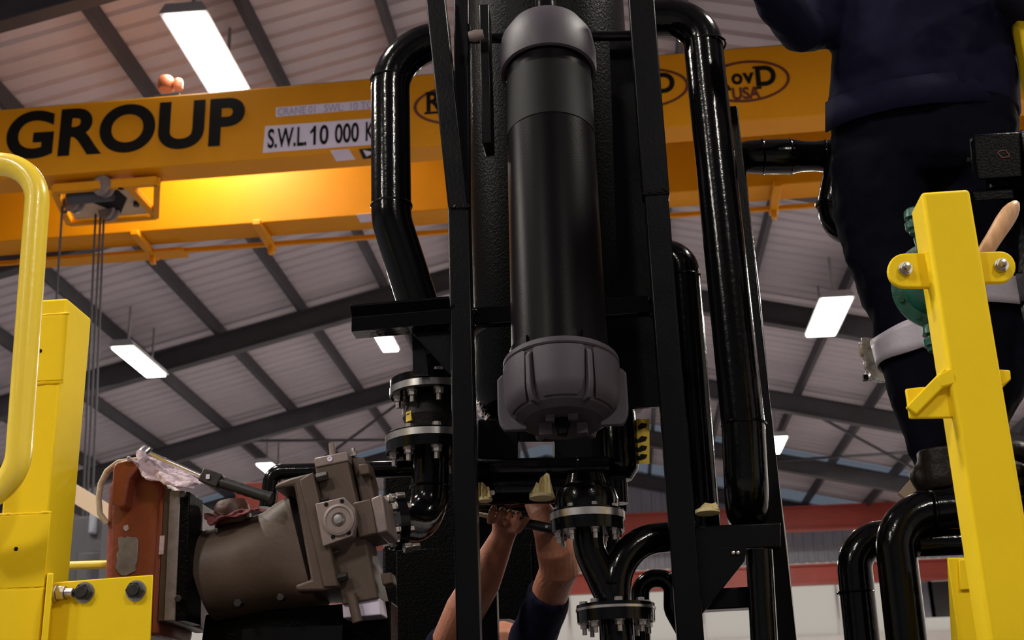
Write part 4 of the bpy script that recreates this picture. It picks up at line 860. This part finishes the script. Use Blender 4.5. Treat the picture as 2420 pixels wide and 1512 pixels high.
# masking tape over open ports
def tape_wad(px, py, w_, h_, Y, seed, label, prof=None):
    rnd = random.Random(seed); uu = U(px, py, Y); c = P(px, py, Y); t = thing('tape_cap', c, label, 'tape', 'masking tape caps')
    MB().lathe([(0, -.002), (w_ * .5 * uu, -.002), (w_ * .5 * uu, .006), (0, .006)], c, (0, .05, 1), n=24).build('tape_disc', 'tape', t)
    prof = prof or [(-.5, .12), (-.42, .28), (-.30, .55), (-.22, .62), (-.12, .5), (-.02, .78), (.12, .98), (.24, 1.0), (.36, .9), (.42, .5), (.5, .15)]
    for k in range(3):
        vs = []; n = len(prof)
        for row in range(4):
            f_ = row / 3
            for a, h in prof:
                vs.append(c + V((a * w_ * uu * (1 - .1 * f_) + rnd.uniform(-1, 1) * uu, (k - 1) * .014 * (1 - f_ * .6) + rnd.uniform(-.004, .004) + .012 * sin(a * 14 + k), .004 + h * h_ * uu * f_ * (1 - .12 * k) )))
        MB().add(vs, [(r_ * n + i, r_ * n + i + 1, (r_ + 1) * n + i + 1, (r_ + 1) * n + i) for r_ in range(3) for i in range(n - 1)]).build('tape_fold', 'tape', t, smooth=20)
    return t
tape_wad(1281, 1176, 60, 54, YM - .105, 2, 'crumpled masking tape cap between the two hands and the filter')
tape_wad(1146, 1182, 34, 42, YM - .105, 5, 'crumpled masking tape cap next to the left frame post', [(-.5, .9), (-.3, 1.0), (-.1, .85), (.15, .7), (.4, .6), (.5, .3)])
tape_wad(1672, 1211, 58, 18, YF - .02, 8, 'flattened masking tape on the lower right bracket', [(-.5, .1), (-.3, .6), (-.1, .95), (.2, .9), (.4, 1.0), (.5, .8)])
# black cabinet behind the kneeling worker
cab = thing('black_cabinet', (P(1085, 1500, 4.5).x, 4.5, 0), 'black machine cabinet in the shade behind the arms', 'cabinet')
a, b = P(905, 1100, 4.45), P(1283, 1085, 4.45)
MB().bx(a.x, b.x, 4.45, 4.9, .05, b.z).build('cabinet_body', 'black_rough', cab, bevel=.01)
MB().bx(a.x + .05, (a.x + b.x) / 2 - .01, 4.435, 4.45, .3, b.z - .3).build('cabinet_door', 'black_rough', cab, bevel=.004)
MB().bx((a.x + b.x) / 2 + .01, b.x - .05, 4.435, 4.45, .3, b.z - .3).build('cabinet_door', 'black_rough', cab, bevel=.004)
for x in (a.x + .08, b.x - .08): MB().cyl((x, 4.7, 0), (x, 4.7, .06), .04, n=12).build('cabinet_foot', 'black_frame', cab)

# ================================================================== PEOPLE
def limb(mb, pts, ra, rb, n=22, dep=(0, 1, 0)):
    """closed loft: centres, half widths across and in depth"""
    pts = [V(p) for p in pts]; rings = []; m_ = len(pts); dv = V(dep)
    for i in range(m_):
        t = (pts[min(i + 1, m_ - 1)] - pts[max(i - 1, 0)]).normalized(); b = (dv - t * dv.dot(t)).normalized(); a = b.cross(t)
        rings.append([pts[i] + a * (ra[i] * cos(2 * pi * k / n)) + b * (rb[i] * sin(2 * pi * k / n)) for k in range(n)])
    return mb.skin(rings)
def organic(mb, name, m, parent, vox=.006, smooth_it=4, wr=0.0, wscale=.1):
    o = mb.build(name, m, parent, smooth=180)
    r_ = o.modifiers.new('remesh', 'REMESH'); r_.mode = 'VOXEL'; r_.voxel_size = vox; r_.use_smooth_shade = True
    s_ = o.modifiers.new('smooth', 'SMOOTH'); s_.factor = .5; s_.iterations = smooth_it
    if wr > 0:
        tx = bpy.data.textures.new(name + '_folds', 'CLOUDS'); tx.noise_scale = wscale; tx.noise_depth = 2
        d_ = o.modifiers.new('folds', 'DISPLACE'); d_.texture = tx; d_.strength = wr; d_.mid_level = .5
    return o
def hand(mb, wrist, d, nrm, s=1.0, curl=.6, mirror=1):
    """relaxed open hand: palm, four fingers with two bends, thumb from the side of the palm"""
    d = V(d).normalized(); nrm = V(nrm); nrm = (nrm - d * nrm.dot(d)).normalized(); sd = d.cross(nrm) * mirror
    limb(mb, [wrist, wrist + d * .03 * s, wrist + d * .065 * s, wrist + d * .095 * s], [.026 * s, .036 * s, .042 * s, .040 * s], [.019 * s, .017 * s, .015 * s, .012 * s], dep=nrm)
    for k, ln in enumerate((.068, .078, .072, .056)):
        p = wrist + d * .09 * s + sd * ((k - 1.5) * .020 * s); q = d; pts = [p - d * .02 * s, p]
        for j, fr_ in enumerate((.45, .32, .23)):
            q = Matrix.Rotation(curl * (.5 if j == 0 else .7), 3, sd * mirror) @ q; pts.append(pts[-1] + q * ln * fr_ * s)
        mb.tube(pts, [.009 * s, .0092 * s, .0088 * s, .0080 * s, .0065 * s], n=10)
    th = (d * .6 - sd * .8 + nrm * -.25).normalized(); p = wrist + d * .025 * s - sd * .022 * s
    mb.tube([p, p + th * .035 * s, p + th * .06 * s + d * .008 * s, p + th * .075 * s + d * .022 * s], [.013 * s, .0115 * s, .0105 * s, .008 * s], n=10)
def head(mb, c, fwd, s=1.0):
    """head with nose, ears and jaw; c is its centre"""
    f_ = V(fwd).normalized(); upv = V((0, 0, 1)); sd = f_.cross(upv).normalized()
    prof = [(-.115, .02, .035), (-.10, .045, .06), (-.06, .062, .085), (-.01, .072, .095), (.04, .076, .10), (.08, .068, .09), (.105, .045, .06), (.118, .015, .02)]
    limb(mb, [c + upv * z * s + f_ * (.012 if z < -.05 else 0) * s for z, _, _ in prof], [a * s for _, a, _ in prof], [b * s for _, _, b in prof], dep=f_)
    mb.tube([c + f_ * .088 * s + upv * .02 * s, c + f_ * .108 * s - upv * .012 * s, c + f_ * .112 * s - upv * .026 * s, c + f_ * .090 * s - upv * .032 * s], [.008 * s, .012 * s, .014 * s, .010 * s], n=10)
    for k in (-1, 1):
        e = c + sd * k * .074 * s; mb.tube([e + upv * .025 * s, e + sd * k * .012 * s + upv * .01 * s - f_ * .008 * s, e - upv * .03 * s], [.008 * s, .014 * s, .008 * s], n=8)
        mb.tube([c + f_ * .082 * s + sd * k * .012 * s + upv * .028 * s, c + f_ * .078 * s + sd * k * .048 * s + upv * .026 * s], .008 * s, n=8)     # brow
    mb.tube([c + f_ * .089 * s - sd * .022 * s - upv * .06 * s, c + f_ * .097 * s - upv * .058 * s, c + f_ * .089 * s + sd * .022 * s - upv * .06 * s], .006 * s, n=8)
# ------------------------------------------------------------------ standing worker
YW = 3.12; uW = U(2150, 700, YW)
foot = P(2225, 1160, YW)
w1 = thing('person', foot, 'worker in navy overalls with reflective leg bands standing on the pipes', 'person')
def W(px, py, dy=0.0): return P(px, py, YW + dy)
legs = MB()
Lc = [(2085, 400, 124, .120), (2078, 450, 114, .118), (2088, 520, 112, .112), (2103, 600, 104, .105), (2124, 680, 90, .098), (2140, 760, 80, .090), (2156, 830, 78, .086), (2168, 900, 72, .082), (2184, 980, 60, .076), (2194, 1050, 46, .068), (2198, 1105, 34, .058)]
limb(legs, [W(x, y) for x, y, _, _ in Lc], [r_ * uW for _, _, r_, _ in Lc], [d for _, _, _, d in Lc])
Rc = [(2290, 380, 118, .120), (2305, 450, 116, .118), (2330, 560, 106, .11), (2352, 640, 96, .10), (2374, 720, 90, .095), (2372, 800, 84, .09), (2350, 900, 76, .085), (2318, 990, 60, .075), (2290, 1050, 46, .062)]
limb(legs, [W(x, y, .02 + max(0, (y - 700) * .0002)) for x, y, _, _ in Rc], [r_ * uW for _, _, r_, _ in Rc], [d for _, _, _, d in Rc])
Hc = [(2182, 180, 190, .115), (2183, 240, 222, .13), (2182, 300, 228, .14), (2184, 360, 222, .145), (2186, 410, 200, .14), (2186, 440, 150, .11)]
limb(legs, [W(x, y) for x, y, _, _ in Hc], [r_ * uW for _, _, r_, _ in Hc], [d for _, _, _, d in Hc], n=30)
organic(legs, 'trousers', 'navy_trousers', w1, .010, 6, .026, .085)
# reflective bands round the shins
def band(Lx, y0, y1, name='reflective_band', gap=.007):
    """sleeve that follows the leg loft between two rows"""
    def interp(y):
        for p, q in zip(Lx[:-1], Lx[1:]):
            if p[1] <= y <= q[1]:
                f_ = (y - p[1]) / (q[1] - p[1]); return [p[i] + (q[i] - p[i]) * f_ for i in range(4)]
    vs = []; n = 36
    for j in range(5):
        y = y0 + (y1 - y0) * j / 4; x, _, r_, d = interp(y); c = W(x, y, .02 + max(0, (y - 700) * .0002) if Lx is Rc else 0)
        for k in range(n):
            a = 2 * pi * k / n; vs.append(c + V((cos(a) * (r_ * uW + gap), sin(a) * (d + gap), .004 * sin(3 * a + j) - .03 * cos(a) * (1 if Lx is Rc else -.6))))
    o = MB().add(vs, [(j * n + k, j * n + (k + 1) % n, (j + 1) * n + (k + 1) % n, (j + 1) * n + k) for j in range(4) for k in range(n)]).build(name, 'reflective', w1, smooth=180)
    sd = o.modifiers.new('solid', 'SOLIDIFY'); sd.thickness = .003; tag(o, 'silver reflective band'); return o
band(Lc, 783, 846, gap=.009); band(Rc, 695, 752, gap=.022)
jk = MB()
Jc = [(2182, 268, 232, .150), (2182, 200, 232, .152), (2180, 120, 226, .15), (2178, 40, 222, .145), (2178, -60, 232, .145), (2180, -150, 240, .135), (2182, -210, 200, .11), (2184, -250, 110, .085)]
limb(jk, [W(x, y) for x, y, _, _ in Jc], [r_ * uW for _, _, r_, _ in Jc], [d for _, _, _, d in Jc], n=34)
arm1 = [W(2000, -150, .0), W(1962, -40, -.02), W(1930, 70, -.04), W(1896, 76, -.10), W(1830, 0, -.22), W(1790, -60, -.32)]
limb(jk, arm1, [.075, .070, .066, .064, .056, .046], [.075, .070, .068, .064, .056, .046])
arm2 = [W(2345, -160, .0), W(2400, -60, -.05), W(2420, 0, -.12), W(2360, -60, -.28), W(2300, -140, -.38)]
limb(jk, arm2, [.075, .070, .064, .056, .046], [.075, .070, .064, .056, .046])
jo = organic(jk, 'jacket', 'navy_cloth', w1, .010, 6, .022, .12)
# slanting jacket hem: thin stitched edge
hem = [(1950, 312), (1975, 298), (2010, 283), (2060, 268), (2120, 254), (2200, 243), (2300, 238), (2380, 240), (2412, 246)]
hv = []
for r0, yo in ((1.03, -70), (1.035, 0)):
    for x, y in hem:
        k = max(-1, min(1, (x - 2181) / 232)); dep = sqrt(max(0, 1 - k * k)) * .150 * r0 + .004
        hv.append(P(2181 + (x - 2181), y + yo, YW - dep))
n = len(hem); ho = MB().add(hv, [(i, i + 1, n + i + 1, n + i) for i in range(n - 1)]).build('jacket_tail', 'navy_cloth', w1, smooth=180)
sd = ho.modifiers.new('solid', 'SOLIDIFY'); sd.thickness = .005
bd = MB()
limb(bd, [W(2184, -180), W(2185, -260), W(2186, -320)], [.10, .055, .055], [.08, .055, .055])
hc = W(2186, -400, -.03); head(bd, hc, (-.5, -.2, .1), 1.0)
limb(bd, [W(2184, -150), W(2182, 0), W(2182, 200), W(2182, 330)], [.16, .15, .15, .15], [.09, .1, .1, .1])
limb(bd, arm1, [.05, .045, .042, .04, .036, .03], [.05, .045, .042, .04, .036, .028])
limb(bd, arm2, [.05, .045, .042, .036, .03], [.05, .045, .042, .036, .028])
hand(bd, arm1[-1], arm1[-1] - arm1[-2], (0, 0, 1), 1.0, .5, 1)
hand(bd, arm2[-1], arm2[-1] - arm2[-2], (0, 0, 1), 1.0, .5, -1)
organic(bd, 'body', 'skin', w1, .005, 3)
hr = MB(); limb(hr, [hc + V((0, .02, .0)), hc + V((0, .02, .06)), hc + V((0, .012, .11)), hc + V((0, .01, .128))], [.078, .084, .06, .02], [.085, .104, .07, .02]); organic(hr, 'hair', 'hair', w1, .006, 3)
def boot(name, ankle, toe_dir, parent, s=1.0, drop=.085):
    """work boot: shaft, foot, toe cap and welted sole; ankle is the top of the shaft's centre"""
    f_ = V(toe_dir); f_.z = 0; f_.normalize(); up = V((0, 0, 1)); sd = f_.cross(up); base = ankle - up * drop
    b = MB(); limb(b, [ankle + up * .02, ankle - up * .03, base + up * .03, base + up * .005], [.050 * s, .050 * s, .052 * s, .045 * s], [.056 * s, .058 * s, .060 * s, .055 * s], dep=f_)
    limb(b, [base - f_ * .075 * s + up * .035, base - f_ * .06 * s + up * .04, base + up * .042, base + f_ * .08 * s + up * .040, base + f_ * .14 * s + up * .034, base + f_ * .175 * s + up * .024, base + f_ * .19 * s + up * .018], [.018 * s, .036 * s, .042 * s, .046 * s, .046 * s, .034 * s, .012 * s], [.024, .036, .046, .040, .033, .022, .010], dep=up)
    o = organic(b, name, 'boot_leather', parent, .005, 4)
    so = MB(); out = []
    for k in range(28):
        a = 2 * pi * k / 28; x = cos(a); out.append(base + f_ * ((.057 + .135 * x) * s) + sd * (sin(a) * (.047 - .008 * (x < 0)) * s))
    so.prism([p - up * .010 for p in out], up * .022).build('boot_sole', 'rubber', o, bevel=.003)
    for k in range(4):
        c = ankle + f_ * (.052 + .006 * k) * s - up * (.005 + .018 * k); MB().tube([c - sd * .022 * s, c + f_ * .008, c + sd * .022 * s], .003, n=6).build('boot_lace', 'rubber', o)
    return o
zp = P(2225, 1152, YB + .02)
boot('boot', V((W(2212, 1100).x, YW - .06, P(2212, 1160, YB + .03).z + .088)), (.75, -.35, 0), w1)
boot('boot', W(2262, 1040, .02) , (.8, -.2, 0), w1)
# ------------------------------------------------------------------ worker reaching up from below
Y2 = 3.62
w2 = thing('person', V((P(1190, 1500, 3.78).x, 3.8, .34)), 'worker in dark navy shirt reaching up with bare forearms under the filter', 'person')
u2 = U(1200, 1250, 3.32)
def A_(px, py, Y): return P(px, py, Y)
skinb = MB()
neck = V((P(1190, 1500, 3.78).x, 3.80, 1.76))
hd2 = neck + V((0, -.02, .14))
# left forearm and fist round the handle
fa_ = [A_(1062, 1520, 3.50), A_(1100, 1440, 3.46), A_(1140, 1372, 3.42), A_(1168, 1312, 3.38), A_(1188, 1268, 3.345), A_(1196, 1238, 3.33)]
limb(skinb, fa_, [.050, .054, .050, .040, .032, .036], [.050, .052, .046, .036, .026, .024])
h0, h1 = A_(1128, 1214, 3.315), A_(1312, 1250, 3.30)
hd_ = (h1 - h0).normalized(); upn = V((0, 0, 1)); upn = (upn - hd_ * upn.dot(hd_)).normalized(); bk = hd_.cross(upn)      # bk points away from viewer or to him
if bk.y > 0: bk = -bk
kn = h0.lerp(h1, .38)
limb(skinb, [A_(1192, 1258, 3.345), A_(1196, 1240, 3.335) , A_(1198, 1222, 3.325), A_(1198, 1208, 3.325)], [.032, .040, .042, .036], [.022, .022, .020, .014])
for k in range(4):
    c = h0.lerp(h1, .20 + .105 * k); rr = .0235 - .001 * k; L = (2.75, 2.95, 2.9, 2.6)[3 - k]
    pts = []
    for j in range(9):
        a = -.9 + L * j / 8 ; pts.append(c + bk * (rr * cos(a)) * 1.0 + upn * (rr * sin(a)))
    skinb.tube(pts, [.0092, .0094, .0092, .0088, .0090, .0086, .0084, .0080, .0064], n=10)
tb = h0.lerp(h1, .55)
skinb.tube([A_(1204, 1250, 3.325), tb + bk * .012 - upn * .020, tb + bk * .024 - upn * .002 + hd_ * .014, tb + bk * .020 + upn * .012 + hd_ * .022], [.014, .0125, .0105, .008], n=10)
# right forearm rising to the far side of the flange
ra_ = [A_(1240, 1560, 3.64), A_(1275, 1470, 3.56), A_(1310, 1372, 3.45), A_(1322, 1345, 3.42), A_(1314, 1300, 3.38), A_(1300, 1255, 3.36), A_(1278, 1210, 3.36), A_(1262, 1182, 3.37)]
limb(skinb, ra_, [.052, .052, .050, .054, .052, .044, .034, .029], [.052, .052, .050, .052, .050, .042, .030, .022])
hand(skinb, A_(1262, 1182, 3.37), V((-.15, .75, .35)), (0, -.3, 1), 1.0, .9, 1)
head(skinb, hd2, (.1, -1, .35), 1.0)
limb(skinb, [neck + V((0, 0, -.12)), neck, neck + V((0, -.015, .10))], [.08, .056, .056], [.07, .056, .056])
limb(skinb, [neck + V((0, .02, -.70)), neck + V((0, .02, -.4)), neck + V((0, .02, -.1))], [.13, .15, .15], [.09, .1, .08])
sh1, sh2 = neck + V((-.17, .02, -.07)), neck + V((.15, .02, -.07))
limb(skinb, [sh1, (sh1 + fa_[0]) / 2, fa_[0], fa_[1]], [.055, .05, .048, .05], [.055, .05, .048, .05])
limb(skinb, [sh2, (sh2 + ra_[0]) / 2, ra_[0], ra_[1]], [.055, .05, .050, .05], [.055, .05, .050, .05])
organic(skinb, 'body', 'skin', w2, .0030, 2)
shb = MB()
limb(shb, [neck + V((0, .02, -.78)), neck + V((0, .02, -.55)), neck + V((0, .02, -.3)), neck + V((0, .02, -.12)), neck + V((0, .01, -.03))], [.17, .17, .185, .20, .085], [.12, .12, .13, .12, .08], n=30)
limb(shb, [sh1, (sh1 + fa_[0]) / 2, fa_[0].lerp(fa_[1], .1)], [.075, .070, .066], [.075, .07, .066])
limb(shb, [sh2, (sh2 + ra_[0]) / 2, ra_[0], ra_[1].lerp(ra_[2], .72)], [.075, .070, .066, .060], [.075, .07, .066, .060])
organic(shb, 'shirt', 'navy_cloth', w2, .009, 5, .02, .09)
tb_ = MB(); hip = neck + V((0, .02, -.80))
limb(tb_, [hip + V((0, 0, .10)), hip, hip + V((0, 0, -.12))], [.165, .17, .15], [.115, .12, .11], n=28)
for s_ in (-1, 1): limb(tb_, [hip + V((s_ * .085, 0, -.06)), hip + V((s_ * .10, -.02, -.35)), hip + V((s_ * .105, 0, -.62))], [.09, .07, .055], [.095, .08, .06])
organic(tb_, 'trousers', 'navy_trousers', w2, .010, 5, .02, .09)
for s_ in (-1, 1): boot('boot', V((hip.x + s_ * .105, hip.y, .34 + .098)), (s_ * .2, -1, 0), w2)
hr = MB(); limb(hr, [hd2 + V((0, .02, .0)), hd2 + V((0, .02, .06)), hd2 + V((0, .012, .11)), hd2 + V((0, .01, .126))], [.078, .084, .06, .02], [.085, .104, .07, .02]); organic(hr, 'hair', 'hair', w2, .006, 3)
stp = thing('work_step', (neck.x, 3.82, 0), 'low steel work step under the reaching worker', 'step')
MB().bx(neck.x - .4, neck.x + .4, 3.56, 4.15, .30, .335).build('step_tread', 'steel_dark', stp, bevel=.004)
for sx in (-.36, .36):
    for sy in (3.6, 4.11): MB().bx(neck.x + sx - .02, neck.x + sx + .02, sy - .02, sy + .02, 0, .30).build('step_leg', 'steel_dark', stp)
# tool in the fist
tl = thing('breaker_bar', h0, 'black handled bar held in the fist of the reaching worker', 'tool')
MB().cyl(h0.lerp(h1, .02), h0.lerp(h1, .40), .006, n=12).build('bar', 'cream_cloth', tl)
MB().tube([h0.lerp(h1, .36), h0.lerp(h1, .5), h0.lerp(h1, .7), h0.lerp(h1, .95), h1], [.011, .013, .013, .0125, .009], n=18).build('grip', 'grip_rubber', tl)
MB().cyl(h0.lerp(h1, .9) + bk * .012, h0.lerp(h1, .9) + bk * .0145, .004, n=10).build('grip_rivet', 'zinc', tl)
# plastic wrapped work lamp behind the leg
YZ = 3.42; uz = U(2065, 850, YZ)
wl = thing('wrapped_lamp', P(2068, 905, YZ), 'plastic wrapped work lamp beside the worker knee', 'lamp')
rnd = random.Random(4); bm_ = bmesh.new(); bmesh.ops.create_cube(bm_, size=1); bmesh.ops.subdivide_edges(bm_, edges=bm_.edges, cuts=6, use_grid_fill=True)
mw = MB(); bm_.verts.ensure_lookup_table(); vs = []
for v in bm_.verts:
    k = 1 + .10 * rnd.uniform(-1, 1); c_ = P(2070, 852, YZ)
    vs.append(c_ + V((v.co.x * 52 * uz * k + v.co.z * -8 * uz, v.co.y * .05 * k, v.co.z * 96 * uz * (1 + .04 * rnd.uniform(-1, 1)) - v.co.x * 10 * uz)))
mw.add(vs, [tuple(v.index for v in f.verts) for f in bm_.faces]); bm_.free()
mw.build('plastic_wrap', 'plastic_wrap', wl, smooth=15)
MB().lathe([(0, -.008), (11 * uz, -.008), (12 * uz, .004), (0, .008)], P(2036, 832, YZ), (-1, 0, 0), n=12).build('wrap_knot', 'cream_cloth', wl)
MB().box(P(2045, 893, YZ - .02), (11 * uz, .02, 12 * uz)).build('lamp_foot', 'crane_black', wl)
MB().bar(P(2118, 890, YZ + .01), P(2240, 1240, YZ + .01 - .2), .02, .02).build('lamp_arm', 'black_frame', wl)
MB().bar(P(2134, 1176, 3.2), P(2190, 1110, 3.2), .02, .03).build('lamp_stay', 'beige', wl)
